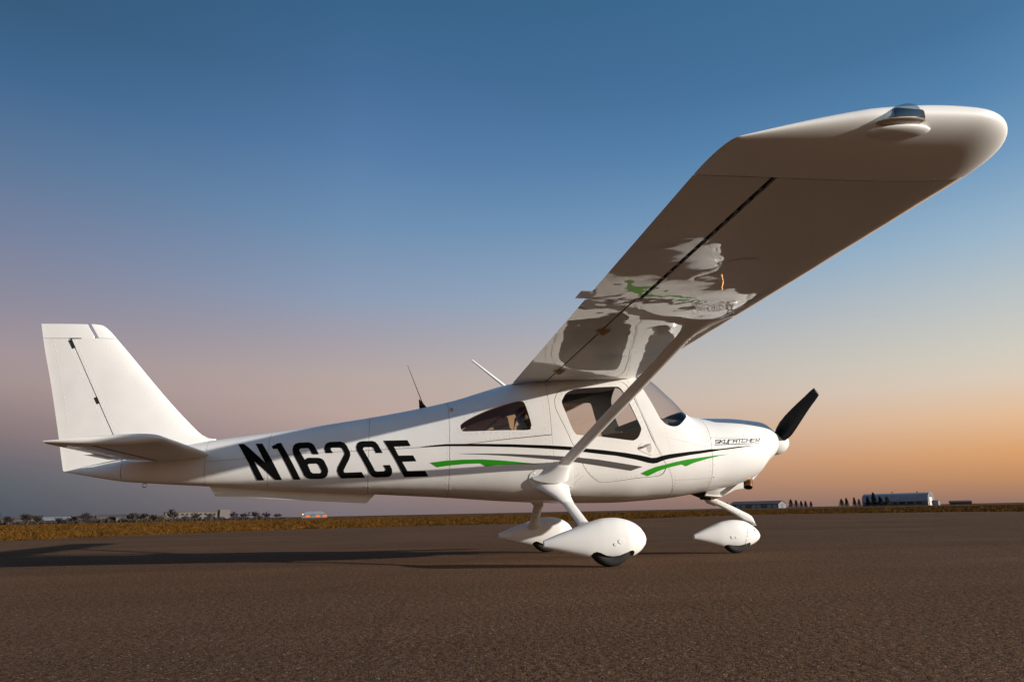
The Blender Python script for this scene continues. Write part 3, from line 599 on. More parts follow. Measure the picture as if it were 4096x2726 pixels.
def wing(sgn):
    w=grid('inboard_wing_panel',wrows(np.linspace(.345,2.788,12),0,FH,sgn),'white_wing',air,True,True,50)
    o=grid('outboard_wing_panel',wrows(np.linspace(2.791,4.298,9),0,FA,sgn),'white_wing',air,True,True,50)
    fl=grid('wing_flap',wrows(np.linspace(.36,2.782,8),FH+.012,1,sgn),'white_wing',air,True,True,50)
    al=grid('aileron',wrows(np.linspace(2.80,4.2965,8),FA+.022,1,sgn),'white_wing',air,True,True,50)
    def gap_shade(name,s0,s1,fa,fb,par):  # black filler strip, paints the shade inside the wing's hinge gaps
        rows=[]
        for s in (s0,s1):
            f=np.array([fa,fb]); xu,zu=wing_pt(s,f,1); xl,zl=wing_pt(s,f,-1); zu=zu-.008; zl=zl+.010
            rows.append([(xu[0],sgn*s,zu[0]),(xu[1],sgn*s,zu[1]),(xl[1],sgn*s,zl[1]),(xl[0],sgn*s,zl[0])])
        grid(name,rows,'void',par,True,True,smooth=False)
    gap_shade('flap_gap_shade',.37,2.78,FH-.004,FH+.016,fl); gap_shade('aileron_gap_shade',2.80,4.28,FA-.004,FA+.026,al)
    for s in np.linspace(2.95,4.2,13): 
        x,z=wing_pt(s,np.array([FA+.011]),-1); box('hinge_segment',(float(x[0]),sgn*s,float(z[0])+.006),(.03,.028,.006),'dark',al)
    # tip fairing: at every chord station a half ellipse bulging outward from the wing's end
    rows=[]; xL,xT,wd=XTE+CH,XTE,.312; ff=(1-np.cos(np.linspace(0,1,46)*math.pi))/2
    for f in ff:
        f=float(np.clip(f,1e-5,1-1e-5)); x,zu=wing_pt(4.302,np.array([f]),1); _,zl=wing_pt(4.302,np.array([f]),-1); x=float(x[0]); m_=(float(zu[0])+float(zl[0]))/2; h_=(float(zu[0])-float(zl[0]))/2
        a=min(1,(xL-x)/.24); c=min(1,(x-xT)/.055); wx=wd*(1-(1-a)**2.3)**(1/2.3)*(1-(1-c)**2.2)**(1/2.2)*(.79+.21*min(1,(x-xT)/.55))
        row=[]
        for p in np.linspace(-math.pi/2,math.pi/2,27):
            cy=abs(math.cos(p))**.80; s_=math.sin(p); y=4.302+wx*cy
            row.append((x+.034*cy*math.exp(-(xL-x)/.10),sgn*y,m_+.0193*wx*cy+h_*math.copysign(abs(s_)**.9,s_)+.42*h_*cy+.018*cy*math.exp(-(xL-x)/.14)))
        rows.append(row)
    tp=grid('wing_tip',rows,'gelcoat',air,False,False,80)
    # position and strobe light on a little shelf
    def ball(name,c,rx,ry,rz,mt,par,tilt=.10,z0=-1,tear=0.):
        rw=[]
        for a in np.linspace(-math.pi/2 if z0<-.5 else 0,math.pi/2,11):
            cc,ss=max(math.cos(a),.01),math.sin(a); th=np.linspace(0,2*np.pi,24,endpoint=False)
            rw.append([(c[0]+rx*cc*math.cos(q),c[1]+sgn*ry*cc*math.sin(q),c[2]+rz*ss*(1+tear*math.cos(q)*cc)+tilt*rx*cc*math.cos(q)) for q in th])
        return grid(name,rw,mt,par,True,True,80)
    cl=(4.742,sgn*4.600,1.727)
    ball('light_shelf',(4.762,sgn*4.545,1.716),.140,.060,.019,'gelcoat',tp)
    ball('lens_rim',cl,.098,.036,.007,'dull_beige',tp)
    ball('lens_dome',(cl[0],cl[1],cl[2]+.006),.096,.035,.058,'lens',tp,z0=0,tear=.55)
    box('light_body',(4.770,sgn*4.60,1.752),(.12,.048,.044),'void',tp,bev=.012)
    for i in range(5):
        for j in range(2): box('lamp_cell',(4.735+.018*i,sgn*(4.609+.008*j),1.772-.007*j),(.010,.008,.006),'alu',tp,bev=.002)
    box('position_lens',(5.205,sgn*4.47,1.742),(.02,.06,.030),'red',tp,Matrix.Rotation(R(30)*sgn,3,'Z'),bev=.012)
    # strut with its fairings
    A=np.array([4.49,sgn*.60,.825]); B=np.array([5.035,sgn*2.33,1.66]); dr=(B-A)/np.linalg.norm(B-A)
    def sec(c,ch,th,n=24):
        ax=np.array([1.,0,0]); ay=np.cross(dr,ax); ay/=np.linalg.norm(ay); t=np.linspace(0,2*np.pi,n,endpoint=False)
        lx=np.cos(t)*ch/2; ly=np.sin(t)*th/2*(1+.25*np.cos(t))
        return np.asarray(c)+np.outer(lx,ax)+np.outer(ly,ay)
    L0=np.linalg.norm(B-A)
    sb=grid('wing_strut',[sec(A+dr*d,.112,.046) for d in np.linspace(0,L0-.20,6)],'gelcoat',air,True,True,50)
    up_=[]
    for t in np.linspace(0,1,8):
        c=A+dr*(L0-.21+.235*t); up_.append(sec(c+np.array([.01*t,0,0]),.118+.30*t**1.8,.052+.014*t))
    grid('upper_strut_fairing',up_,'gelcoat',sb,True,True,60)
    lo_=[]
    for t in np.linspace(0,1,9):
        c=A*(1-t)+np.array([4.375,sgn*.515,.70])*t; c[2]-=.02*math.sin(t*math.pi); lo_.append(sec(c,.120+.20*t**1.6,.054+.05*t))
    cf=grid('lower_strut_fairing',lo_,'gelcoat',sb,True,True,60)
    grid('cuff_ring',[sec(A+dr*d,.123,.057) for d in (-.006,0,.006)],'alu',sb,True,True)
    for d in (.20,.235,.27): 
        c=A+dr*(L0-d)+np.array([.03,0,-.02]); rivets('strut_screws',[(c+np.array([0,-sgn*0-.004,-.004]),(0,-.5,-1))],sb,.006,.003,'alu')
    # brackets, tab, ring, rivets
    for s in (.86,2.12):
        x,z=wing_pt(s,np.array([FH]),-1); x=float(x[0]); z=float(z[0])
        profile('flap_bracket',[(x-.055,z+.004),(x+.055,z+.010),(x+.045,z-.012),(x+.005,z-.040),(x-.012,z-.040)],sgn*s-.02,sgn*s+.02,'tan',fl,.003)
    x,z=wing_pt(2.87,np.array([1.0]),-1); box('aileron_tab',(XTE-.028,sgn*2.87,float(z[0])+.001),(.07,.13,.004),'white_wing',al)
    x,z=wing_pt(2.56,np.array([(XTE+CH-5.105)/CH]),-1); torus('tie_down_ring',(5.105,sgn*2.56,float(z[0])-.016),(.5,1,0),.017,.0035,'alu',w)
    rw_=[]
    def row(s0,s1,f0,f1,sp):
        n=max(2,int(math.hypot(s1-s0,(f1-f0)*CH)/sp))
        for i in range(n+1):
            s=s0+(s1-s0)*i/n; f=np.array([f0+(f1-f0)*i/n]); x,z=wing_pt(s,f,-1); rw_.append(((float(x[0]),sgn*s,float(z[0])-.0004),(0,0,-1)))
    for s in (2.76,2.82,1.6,.95): row(s,s,.06,FH-.02,.045)
    row(.4,4.25,FH-.03,FH-.04,.04); row(.4,2.75,.34,.34,.05); row(.4,2.75,.37,.37,.05); row(4.32,4.32,.05,.95,.13); row(2.82,4.25,.36,.36,.05); row(.4,2.75,.10,.10,.04); row(.4,2.7,.82,.82,.07)
    rivets('wing_rivets',rw_,w,.003,.0012,'white_wing')
    for s,f,r in ((2.15,.42,.09),(1.3,.45,.09),(3.4,.45,.09)):
        pts=[];Fc=[]; n=24
        for k in range(n):
            a=2*math.pi*k/n; xx,z=wing_pt(s+r*.75*math.sin(a),np.array([f+r*math.cos(a)/CH]),-1); pts.append((float(xx[0]),sgn*(s+r*.75*math.sin(a)),float(z[0])-.0022))
        xx,z=wing_pt(s,np.array([f]),-1); pts.append((float(xx[0]),sgn*s,float(z[0])-.0022))
        mesh('access_cover',pts,[((k,(k+1)%n,n) if sgn>0 else ((k+1)%n,k,n)) for k in range(n)],'white_wing',w if s<2.79 else o)
wing(-1); wing(1)
# ---- landing gear
def zq(L,x,z,lo=.35,hi=.9999):
    for _ in range(40):
        m=(lo+hi)/2
        if L(x,m)[2]>z: lo=m
        else: hi=m
    return (lo+hi)/2
PANT=[[4.166,.024,.206,.153,.180,2.6,2.6],[4.25,.046,.238,.130,.183,2.4,2.4],[4.39,.074,.287,.092,.186,2.3,2.4],[4.535,.096,.336,.060,.192,2.2,2.5],[4.635,.105,.359,.052,.197,2.2,2.5],[4.716,.108,.363,.052,.20,2.2,2.5],[4.796,.105,.353,.058,.20,2.2,2.4],[4.876,.088,.325,.080,.20,2.1,2.2],[4.935,.062,.284,.116,.198,2.0,2.0],[4.964,.040,.244,.150,.196,2,2],[4.977,.020,.221,.172,.195,2,2],[4.9815,.004,.199,.191,.195,2,2]]
CUT=[(4.507,.086),(4.529,.11),(4.556,.117),(4.583,.109),(4.633,.087),(4.683,.08),(4.731,.085),(4.783,.103),(4.82,.118),(4.844,.12),(4.858,.108),(4.857,.092)]
NPANT=[[5.867,.022,.182,.135,.160,2.6,2.6],[5.95,.042,.218,.112,.162,2.4,2.4],[6.04,.058,.253,.086,.166,2.3,2.4],[6.15,.072,.291,.058,.172,2.2,2.4],[6.275,.077,.307,.052,.176,2.2,2.4],[6.378,.070,.297,.056,.176,2.2,2.3],[6.464,.052,.255,.080,.170,2.1,2.1],[6.512,.037,.214,.108,.162,2,2],[6.536,.021,.186,.131,.157,2,2],[6.546,.004,.160,.150,.155,2,2]]
NCUT=[(6.135,.060),(6.16,.078),(6.19,.080),(6.25,.071),(6.30,.070),(6.36,.083),(6.40,.095),(6.418,.09),(6.42,.076)]
def gear_pant(name,T,cut,yc,parent):
    L=Loft(T,yc); x0,x1=T[0][0],T[-1][0]
    o=ring_outline(lambda q:x0,lambda q:x1,lambda x:0.,lambda x:2.,20)
    a=[(x,zq(L,x,z)) for x,z in cut]; h=subdiv(a+[(x,2-q) for x,q in a[::-1]],.02)
    P_=patch(name,L,o,'gelcoat',parent,holes=[h],thick=.004,step=.028)
    rg=L(np.full(28,x0+.0015),np.linspace(0,2,28,endpoint=False))*np.array([1,1,1]); ce=rg.mean(0); rg=ce+(rg-ce)*.97
    mesh('tail_cap',list(rg)+[ce],[(k,(k+1)%28,28) for k in range(28)],'gelcoat',P_,False)
    return P_,L
def wheel(c,Rr,wd,parent):
    prof=[(-wd*.36,.52),(-wd*.5,.70),(-wd*.48,.86),(-wd*.36,.955),(-wd*.18,.995),(0,1.),(wd*.18,.995),(wd*.36,.955),(wd*.48,.86),(wd*.5,.70),(wd*.36,.52)]
    rows=[]
    for k in range(41):
        t=2*math.pi*k/40; rows.append([(c[0]+Rr*r*math.cos(t),c[1]+y,max(c[2]+Rr*r*math.sin(t),.0035)) for y,r in prof])
    ty=grid('tyre',rows,'rubber',parent,False,False,50)
    rows=[[(c[0]+Rr*r*math.cos(2*math.pi*k/24),c[1]+y,c[2]+Rr*r*math.sin(2*math.pi*k/24)) for k in range(24)] for y,r in ((-wd*.3,.15),(-wd*.36,.5),(wd*.36,.5),(wd*.3,.15))]
    grid('wheel_rim',rows,'alu',ty,True,True)
def bolt_cap(L,x,z,r,side,parent):
    q=zq(L,x,z,.2,.95); k=1.0/ (L.f[0](x)*2.6)
    P=[(x+r*math.cos(t),side*(q+r*.42/max(.05,float(L.f[0](x)))*.5*math.sin(t)*.75)) for t in np.linspace(0,2*math.pi,24,endpoint=False)]
    patch('access_cap',L,P,'gelcoat',parent,off=.004,thick=.004,step=.012)
def main_gear(sgn):
    yc=sgn*1.12
    P,L=gear_pant('wheel_pant',PANT,CUT,yc,air); wheel((4.685,yc,.168),.17,.125,air)
    side=sgn
    bolt_cap(L,4.745,.188,.026,side,P); bolt_cap(L,4.701,.169,.017,side,P)
    pts=[((4.385,.44,.63),.30,.13),((4.40,.485,.615),.285,.105),((4.43,.53,.578),.215,.075),((4.465,.565,.53),.145,.058),((4.497,.605,.482),.104,.048)]
    def sec(c,ch,th,d):
        d=np.array(d)/np.linalg.norm(d); ax=np.array([1,0,.28*0]); ay=np.cross(d,ax); ay/=np.linalg.norm(ay); return ellips(c,ax,ay,ch/2,th/2,24)
    rows=[]
    for i,(c,ch,th) in enumerate(pts):
        d=np.array(pts[min(i+1,len(pts)-1)][0])-np.array(pts[max(i-1,0)][0]); rows.append(sec((c[0],sgn*c[1],c[2]),ch,th,(d[0],sgn*d[1],d[2])))
    fr=grid('gear_root_fairing',rows,'gelcoat',air,True,True,60)
    a,b=np.array([4.498,sgn*.609,.480]),np.array([4.535,sgn*1.09,.262])
    lg=grid('gear_leg',[sec(a+(b-a)*t,.100-.006*t,.044,b-a) for t in np.linspace(0,1,4)],'gelcoat',air,True,True,60)
    c=a+(b-a)*.45; ip=c+np.array([.005,-sgn*.0,0]); nrm=np.array([0,-sgn*.41,-.91]) if sgn>0 else np.array([0,.41,-.91])
    # black disc painting the shade of a hole in the leg
    rivets('leg_hole_patch',[(c+np.array([0,-.41*.0225,-.91*.0225]) if sgn>0 else c+np.array([0,.41*.0225,-.91*.0225]),nrm)],lg,.012,.0008,'void')
    b2=b+(b-a)*.0
    grid('leg_boot',[sec(b+(a-b)*t/.53,ch,th,b-a) for t,ch,th in ((.13,.104,.05),(.08,.125,.075),(.03,.17,.12),(.0,.20,.15))],'gelcoat',P,True,True,60)
main_gear(-1); main_gear(1)
fp=patch('fairing_plate',FL,smooth_poly(D['fairing_plate'],3),'gelcoat',air,off=.004,thick=.004,step=.03)
pr=smooth_poly(D['fairing_plate'],3); rivets('plate_screws',along_poly(FL,offset_poly(pr,-.018),.10,.004),fp,.0055,.0025,'alu')
patch('fairing_plate',FL,np.array(mir(pr)),'gelcoat',air,off=.004,thick=.004,step=.03)
NP,NL=gear_pant('nose_wheel_pant',NPANT,NCUT,0.,air); wheel((6.285,0,.136),.138,.09,air)
for s in (-1,1): bolt_cap(NL,6.225,.150,.019,s,NP); bolt_cap(NL,6.262,.148,.013,s,NP)
q=zq(NL,6.485,.20,.1,.95); nj=along(NL,(6.47,-q),(6.471,-q),1)[:1]; rivets('nose_pant_jack_point',nj,NP,.012,.002,'dark'); rivets('nose_pant_screws',along(NL,(6.40,-.30),(6.36,-.72),.035),NP,.004,.0015,'alu')
sea=[(6.405-.10*max(0,t-.25)*1.0+.0*t,-t) for t in np.linspace(.05,.80,16)]
strokes('nose_pant_seam',NL,[sea],.0011,'gray',NP)
LG=[(6.126,.502),(6.261,.441),(6.432,.358),(6.46,.341),(6.474,.32),(6.502,.249),(6.494,.249),(6.469,.267),(6.445,.285),(6.393,.303),(6.303,.361),(6.089,.470)]
ng=profile('nose_gear_leg',LG,-.036,.036,'gelcoat',air,.010)
rivets('leg_screws',[((x,-.0362,z),(0,-1,0)) for x,z in ((6.15,.465),(6.21,.43),(6.275,.395),(6.34,.36))],ng,.005,.002,'alu')
tube('nose_gear_socket',[(6.02,0,.56),(6.06,0,.50),(6.12,0,.478)],[.05,.045,.042],'dull_beige',air,16)
box('nose_gear_bracket',(6.05,0,.525),(.16,.07,.05),'void',air,bev=.01)
# nose gear fairing box and the scoop below the cowling
def wedge(name,sec_,mt,parent,bev=.006):
    """sections (x, ztop, zbot, half top, half bottom)"""
    rows=[]
    for x,zt,zb,ht,hb in sec_:
        rows.append([(x,-ht,zt),(x,-(ht+hb)/2-.012,(zt+zb)/2),(x,-hb,zb+.01),(x,-hb+.012,zb),(x,hb-.012,zb),(x,hb,zb+.01),(x,(ht+hb)/2+.012,(zt+zb)/2),(x,ht,zt)])
    return grid(name,rows,mt,parent,True,True,30)
sc_=wedge('cowl_outlet',[(5.972,.66,.532,.20,.10),(6.05,.66,.524,.20,.10),(6.125,.67,.516,.19,.095),(6.20,.68,.548,.17,.09),(6.30,.70,.588,.14,.075),(6.39,.72,.60,.12,.07),(6.47,.76,.652,.11,.065),(6.57,.84,.735,.09,.05)],'gelcoat',air)
wedge('outlet_lip',[(5.970,.546,.530,.104,.104),(6.13,.532,.512,.099,.099)],'white',sc_)
rivets('outlet_screws',[((5.985+.027*i,-.112,.552-.004*i),(0,-1,-.2)) for i in range(6)],sc_,.004,.002,'alu')
wedge('outlet_duct',[(5.88,.60,.556,.12,.06),(5.96,.60,.526,.11,.07),(6.04,.56,.495,.08,.06)],'void',air)
# exhaust
ax=Vector((.30,.42,.86)).normalized(); c0=Vector((6.350,-.225,.604)); rows=[]
u_=ax.orthogonal().normalized(); v_=ax.cross(u_)
ep=grid('exhaust_pipe',[ellips(c0+ax*t,u_,v_,r,r,24) for t,r in ((.02,.034),(0,.038),(0,.041),(.05,.041),(.18,.041))],'exhaust',air,True,False,50)
grid('exhaust_bore',[ellips(c0+ax*t,u_,v_,r,r,24) for t,r in ((.001,.0375),(.02,.037),(.021,.002))],'void',ep,True,False)
# ---- propeller and spinner
HUB=np.array([6.80,0,1.046]); rows=[]
for t in np.linspace(0,1,12):
    r=.125*math.sqrt(max(0,1-t**1.9)); rows.append(ellips(HUB+np.array([-.012+.155*t,0,0]),(0,1,0),(0,0,1),max(r,.002),max(r,.002),32))
pr_=grid('propeller_spinner',rows,'gelcoat',air,True,True,60)
grid('spinner_backplate',[ellips(HUB+np.array([x,0,0]),(0,1,0),(0,0,1),.127,.127,32) for x in (-.03,-.014)],'gelcoat',pr_,True,True,30)
for k,sg in ((0,1),(1,-1)):
    b=R(26.0); d=np.array([0,-math.cos(b),math.sin(b)])*sg; tn=np.array([0,math.sin(b),math.cos(b)])*sg*(1); xa=np.array([1.,0,0]); rows=[]
    for r,ch,th,pt in ((.05,.08,.06,50),(.10,.12,.045,42),(.16,.145,.034,36),(.25,.164,.026,30),(.36,.160,.021,25),(.48,.145,.017,21),(.60,.126,.014,18),(.72,.106,.012,16),(.80,.098,.010,15),(.868,.082,.007,14)):
        a=R(pt); cdir=tn*math.cos(a)+xa*math.sin(a)*(-1); ndir=tn*math.sin(a)+xa*math.cos(a); t=np.linspace(0,2*np.pi,20,endpoint=False)
        sw=.012*math.sin(r*3.4)
        rows.append(HUB+np.array([.012,0,0])+d*r+np.outer(np.cos(t)*ch/2+sw,cdir)+np.outer(np.sin(t)*th/2*(1-.3*np.cos(t)),ndir))
    bl=grid('propeller_blade',rows,'prop',air,True,True,60)
    e0=rows[-1]; grid('blade_tip_edge',[e0+d*.0005,(e0-e0.mean(0))*.97+e0.mean(0)+d*.005],'alu',bl,True,True)
# ------------------------------------------------------------------ ground
def polar(az,d,z=0.): return Vector((CAM[0]+d*math.sin(R(az)),CAM[1]+d*math.cos(R(az)),z))
def asphalt():
    Mm=bpy.data.materials.new('asphalt'); Mm.use_nodes=True; nt=Mm.node_tree; N=nt.nodes; L=nt.links; P=N['Principled BSDF']
    tc=N.new('ShaderNodeTexCoord')
    def noise(sc,det=3,rough=.6,src=None):
        t=N.new('ShaderNodeTexNoise'); t.inputs['Scale'].default_value=sc; t.inputs['Detail'].default_value=det; t.inputs['Roughness'].default_value=rough
        L.new(src or tc.outputs['Object'],t.inputs['Vector']); return t.outputs[0]
    def mr(v,a,b,c,d):
        o=N.new('ShaderNodeMapRange'); L.new(v,o.inputs[0]); o.inputs[1].default_value=a; o.inputs[2].default_value=b; o.inputs[3].default_value=c; o.inputs[4].default_value=d; return o.outputs[0]
    def mul(a,b):
        o=N.new('ShaderNodeMath'); o.operation='MULTIPLY'; L.new(a,o.inputs[0]); L.new(b,o.inputs[1]); return o.outputs[0]
    vo=N.new('ShaderNodeTexVoronoi'); vo.inputs['Scale'].default_value=175; L.new(tc.outputs['Object'],vo.inputs['Vector'])
    vo2=N.new('ShaderNodeTexVoronoi'); vo2.inputs['Scale'].default_value=38; L.new(tc.outputs['Object'],vo2.inputs['Vector'])
    sep=N.new('ShaderNodeSeparateColor'); L.new(vo.outputs['Color'],sep.inputs[0])
    stone=mr(sep.outputs[0],0,1,.62,1.38)
    pits=mr(noise(48,5,.75),.34,.54,.45,1.08)
    big=mr(noise(.35,4,.55),.3,.7,.86,1.12)
    mapn=N.new('ShaderNodeMapping'); mapn.inputs['Scale'].default_value=(.05,1.1,1); mapn.inputs['Rotation'].default_value=(0,0,R(-6)); L.new(tc.outputs['Object'],mapn.inputs[0])
    streak=mr(noise(1.0,4,.6,mapn.outputs[0]),.3,.7,.86,1.12)
    # a few sealed cracks
    cw=N.new('ShaderNodeTexVoronoi'); cw.feature='DISTANCE_TO_EDGE'; cw.inputs['Scale'].default_value=.23
    wob=N.new('ShaderNodeTexNoise'); wob.inputs['Scale'].default_value=1.6; wob.inputs['Detail'].default_value=5; L.new(tc.outputs['Object'],wob.inputs['Vector'])
    mx=N.new('ShaderNodeMix'); mx.data_type='VECTOR'; mx.inputs[0].default_value=.16; L.new(tc.outputs['Object'],mx.inputs[4]); L.new(wob.outputs['Color'],mx.inputs[5]); L.new(mx.outputs[1],cw.inputs['Vector'])
    crack=mr(cw.outputs['Distance'],.0,.006,.88,1.0)
    v=mul(mul(mul(stone,pits),mul(big,streak)),crack)
    col=N.new('ShaderNodeMix'); col.data_type='RGBA'; col.blend_type='MULTIPLY'; col.inputs[0].default_value=1
    base=N.new('ShaderNodeMix'); base.data_type='RGBA'; L.new(sep.outputs[1],base.inputs[0]); base.inputs[6].default_value=(*ASPH[0],1); base.inputs[7].default_value=(*ASPH[1],1)
    L.new(base.outputs[2],col.inputs[6]); L.new(v,col.inputs[7])
    sp=mr(sep.outputs[2],.988,.995,0,1)          # pale chips
    c2=N.new('ShaderNodeMix'); c2.data_type='RGBA'; L.new(sp,c2.inputs[0]); L.new(col.outputs[2],c2.inputs[6]); c2.inputs[7].default_value=(.30,.26,.22,1)
    L.new(c2.outputs[2],P.inputs['Base Color']); P.inputs['Roughness'].default_value=1.0; P.inputs['Specular IOR Level'].default_value=.03
    ds=N.new('ShaderNodeMath'); ds.operation='ADD'; L.new(mul(mr(vo.outputs['Distance'],0,.6,1,.2),stone),ds.inputs[0]); L.new(mr(noise(26,4,.7),.3,.6,0,2.0),ds.inputs[1])
    b=N.new('ShaderNodeBump'); b.inputs['Distance'].default_value=.0022; b.inputs['Strength'].default_value=.9; L.new(ds.outputs[0],b.inputs['Height']); L.new(b.outputs[0],P.inputs['Normal'])
    return Mm
ASPH=((.175,.097,.056),(.116,.065,.038))
EDGE=[(-80,22),(-60,18),(-45,17),(-35,18.5),(-25.7,21),(-18.5,23),(-9.9,25.8),(0,27.3),(9,28.3),(17,33),(24.8,43.5),(29.9,47.5),(36.6,45.9),(41.6,44),(46,40),(55,36),(70,40),(85,55)]
ea=pchip(np.array([a for a,b in EDGE],float),np.array([b for a,b in EDGE],float))
edge=lambda az:float(ea(az))+.25*math.sin(az*1.7)+.12*math.sin(az*5.3+1)
pts=[polar(a,edge(a)+.05*random.uniform(-1,1)) for a in np.arange(-80,85.1,.5)]
ring=[p for p in pts]+[Vector((160,40,0)),Vector((160,-160,0)),Vector((-160,-160,0)),Vector((-160,10,0))]
from mathutils.geometry import tessellate_polygon
ap_=mesh('apron',ring,[tuple(f) for f in tessellate_polygon([ring])],None,None,False); ap_.data.materials.append(asphalt())
for f_ in ap_.data.polygons:
    if f_.normal.z<0: f_.flip()
ap_['kind']='structure'
M['soil']=mat('dry_grass_ground',(.10,.05,.014),.95,spec=.1,noise=(.9,.55,6),bump=[(3.0,.10,5)])
g_=mesh('grass_field',[(-4000,-4000,-.035),(4000,-4000,-.035),(4000,4000,-.035),(-4000,4000,-.035)],[(0,1,2,3)],'soil',None,False); g_['kind']='structure'
# ------------------------------------------------------------------ dry grass
def grass_mat():
    Mm=bpy.data.materials.new('dry_grass'); Mm.use_nodes=True; nt=Mm.node_tree; N=nt.nodes; L=nt.links; P=N['Principled BSDF']
    ge=N.new('ShaderNodeTexCoord'); t=N.new('ShaderNodeTexNoise'); t.inputs['Scale'].default_value=1.3; t.inputs['Detail'].default_value=5; L.new(ge.outputs['Object'],t.inputs['Vector'])
    r=N.new('ShaderNodeValToRGB'); L.new(t.outputs[0],r.inputs[0]); e=r.color_ramp.elements; e[0].position=.32; e[0].color=(.020,.009,.0015,1); e[1].position=.66; e[1].color=(.17,.078,.012,1)
    L.new(r.outputs[0],P.inputs['Base Color']); P.inputs['Roughness'].default_value=.9; P.inputs['Specular IOR Level'].default_value=.1
    return Mm
def grass():
    N=30000; az=rng.uniform(-48,68,N); u=rng.uniform(0,1,N); e=np.array([edge(a) for a in az])
    r=e*(160/e)**(u**1.15); r+=.12
    x=CAM[0]+r*np.sin(np.radians(az)); y=CAM[1]+r*np.cos(np.radians(az))
    cl=np.sin(x*1.9+np.sin(y*.9)*2)*np.sin(y*1.3+np.sin(x*1.1)*2); h=.06+.06*np.clip(cl,0,1)+rng.uniform(0,.04,N); h*=np.clip((r-e)/.8,.45,1)*(1+np.clip(r-40,0,120)/240)
    nb=7; V=np.zeros((N,nb,3,3)); ang=rng.uniform(0,2*np.pi,(N,nb)); ln=rng.uniform(.4,1.7,(N,nb)); sp=rng.uniform(0,.11,(N,nb))*(1+r[:,None]/60)
    bx=x[:,None]+np.cos(ang)*sp; by=y[:,None]+np.sin(ang)*sp; wd=(.007+.00035*r)[:,None]*np.ones((1,nb)); pa=rng.uniform(0,np.pi,(N,nb)); hh=h[:,None]*rng.uniform(.5,1.25,(N,nb))
    V[:,:,0]=np.stack([bx-np.cos(pa)*wd,by-np.sin(pa)*wd,np.full_like(bx,-.036)],-1)
    V[:,:,1]=np.stack([bx+np.cos(pa)*wd,by+np.sin(pa)*wd,np.full_like(bx,-.036)],-1)
    V[:,:,2]=np.stack([bx+np.cos(ang)*ln*hh,by+np.sin(ang)*ln*hh,hh-.03],-1)
    me=bpy.data.meshes.new('dry_grass'); n=N*nb; me.vertices.add(n*3); me.vertices.foreach_set('co',V.reshape(-1)); me.loops.add(n*3); me.loops.foreach_set('vertex_index',np.arange(n*3,dtype=np.int32))
    me.polygons.add(n); me.polygons.foreach_set('loop_start',np.arange(0,n*3,3,dtype=np.int32)); me.polygons.foreach_set('loop_total',np.full(n,3,dtype=np.int32)); me.update()
    me.materials.append(grass_mat()); o=link('dry_grass',me); tag(o,'dry brown grass growing along the far edge of the apron','grass',kind='stuff')
grass()
# ------------------------------------------------------------------ far buildings and trees
M['roof_gray']=mat('gray_metal_roof',(.27,.28,.30),.6,noise=(.5,.15,3)); M['roof_dark']=mat('dark_roof',(.09,.075,.07),.8,noise=(.4,.3,3))
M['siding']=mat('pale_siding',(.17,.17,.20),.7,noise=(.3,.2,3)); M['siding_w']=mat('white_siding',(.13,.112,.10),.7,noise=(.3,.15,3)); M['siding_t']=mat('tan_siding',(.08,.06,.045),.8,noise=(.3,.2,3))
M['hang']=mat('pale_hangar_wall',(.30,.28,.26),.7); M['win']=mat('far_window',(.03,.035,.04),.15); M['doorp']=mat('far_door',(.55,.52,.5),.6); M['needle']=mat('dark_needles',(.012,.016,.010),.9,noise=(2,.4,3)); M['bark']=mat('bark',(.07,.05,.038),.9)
M['twig']=mat('bare_twigs',(.03,.02,.015),.9); M['lamp_o']=mat('sodium_glow',(.25,.08,.015),.5,emit=((1,.17,.015),.55)); M['lamp_r']=mat('red_beacon',(1,.2,.1),.5,emit=((1,.30,.12),5)); M['straw']=mat('straw_roof',(.12,.07,.02),.8)
def thing(name,az,d,label,cat,rot=0,group=None):
    o=bpy.data.objects.new(name,None); COL.objects.link(o); az=az-.8*(az>20); o.location=polar(az,d,-.035); o.rotation_euler.z=-R(az)+R(rot); return tag(o,label,cat,group)
def lbox(name,c,s,mt,parent): return box(name,c,s,mt,parent)
def gable(name,lx,ly,z0,z1,mt,parent,over=.4,thick=.18,ridge='x'):
    hx,hy=lx/2+over,ly/2+over
    if ridge=='x': P=[(-hx,-hy,z0),(hx,-hy,z0),(hx,0,z1),(-hx,0,z1),(-hx,hy,z0),(hx,hy,z0)]
    else: P=[(-hx,-hy,z0),(-hx,hy,z0),(0,hy,z1),(0,-hy,z1),(hx,-hy,z0),(hx,hy,z0)]
    V=P+[(a,b,c-thick) for a,b,c in P]
    F=[(0,1,2,3),(3,2,5,4),(6,9,8,7),(9,10,11,8),(0,6,7,1),(4,5,11,10),(0,3,9,6),(3,4,10,9),(1,7,8,2),(2,8,11,5)]
    return mesh(name,V,F,mt,parent,False)
def gable_wall(name,lx,ly,h,hr,mt,parent,ridge='x'):
    x,y=lx/2,ly/2
    if ridge=='x': V=[(-x,-y,0),(x,-y,0),(x,y,0),(-x,y,0),(-x,-y,h),(x,-y,h),(x,y,h),(-x,y,h),(-x,0,hr),(x,0,hr)]; F=[(0,1,5,4),(2,3,7,6),(1,2,6,9,5),(3,0,4,8,7)]
    else: V=[(-x,-y,0),(x,-y,0),(x,y,0),(-x,y,0),(-x,-y,h),(x,-y,h),(x,y,h),(-x,y,h),(0,-y,hr),(0,y,hr)]; F=[(1,2,6,5),(3,0,4,7),(0,1,5,8,4),(2,3,7,9,6)]
    return mesh(name,V,F,mt,parent,False)
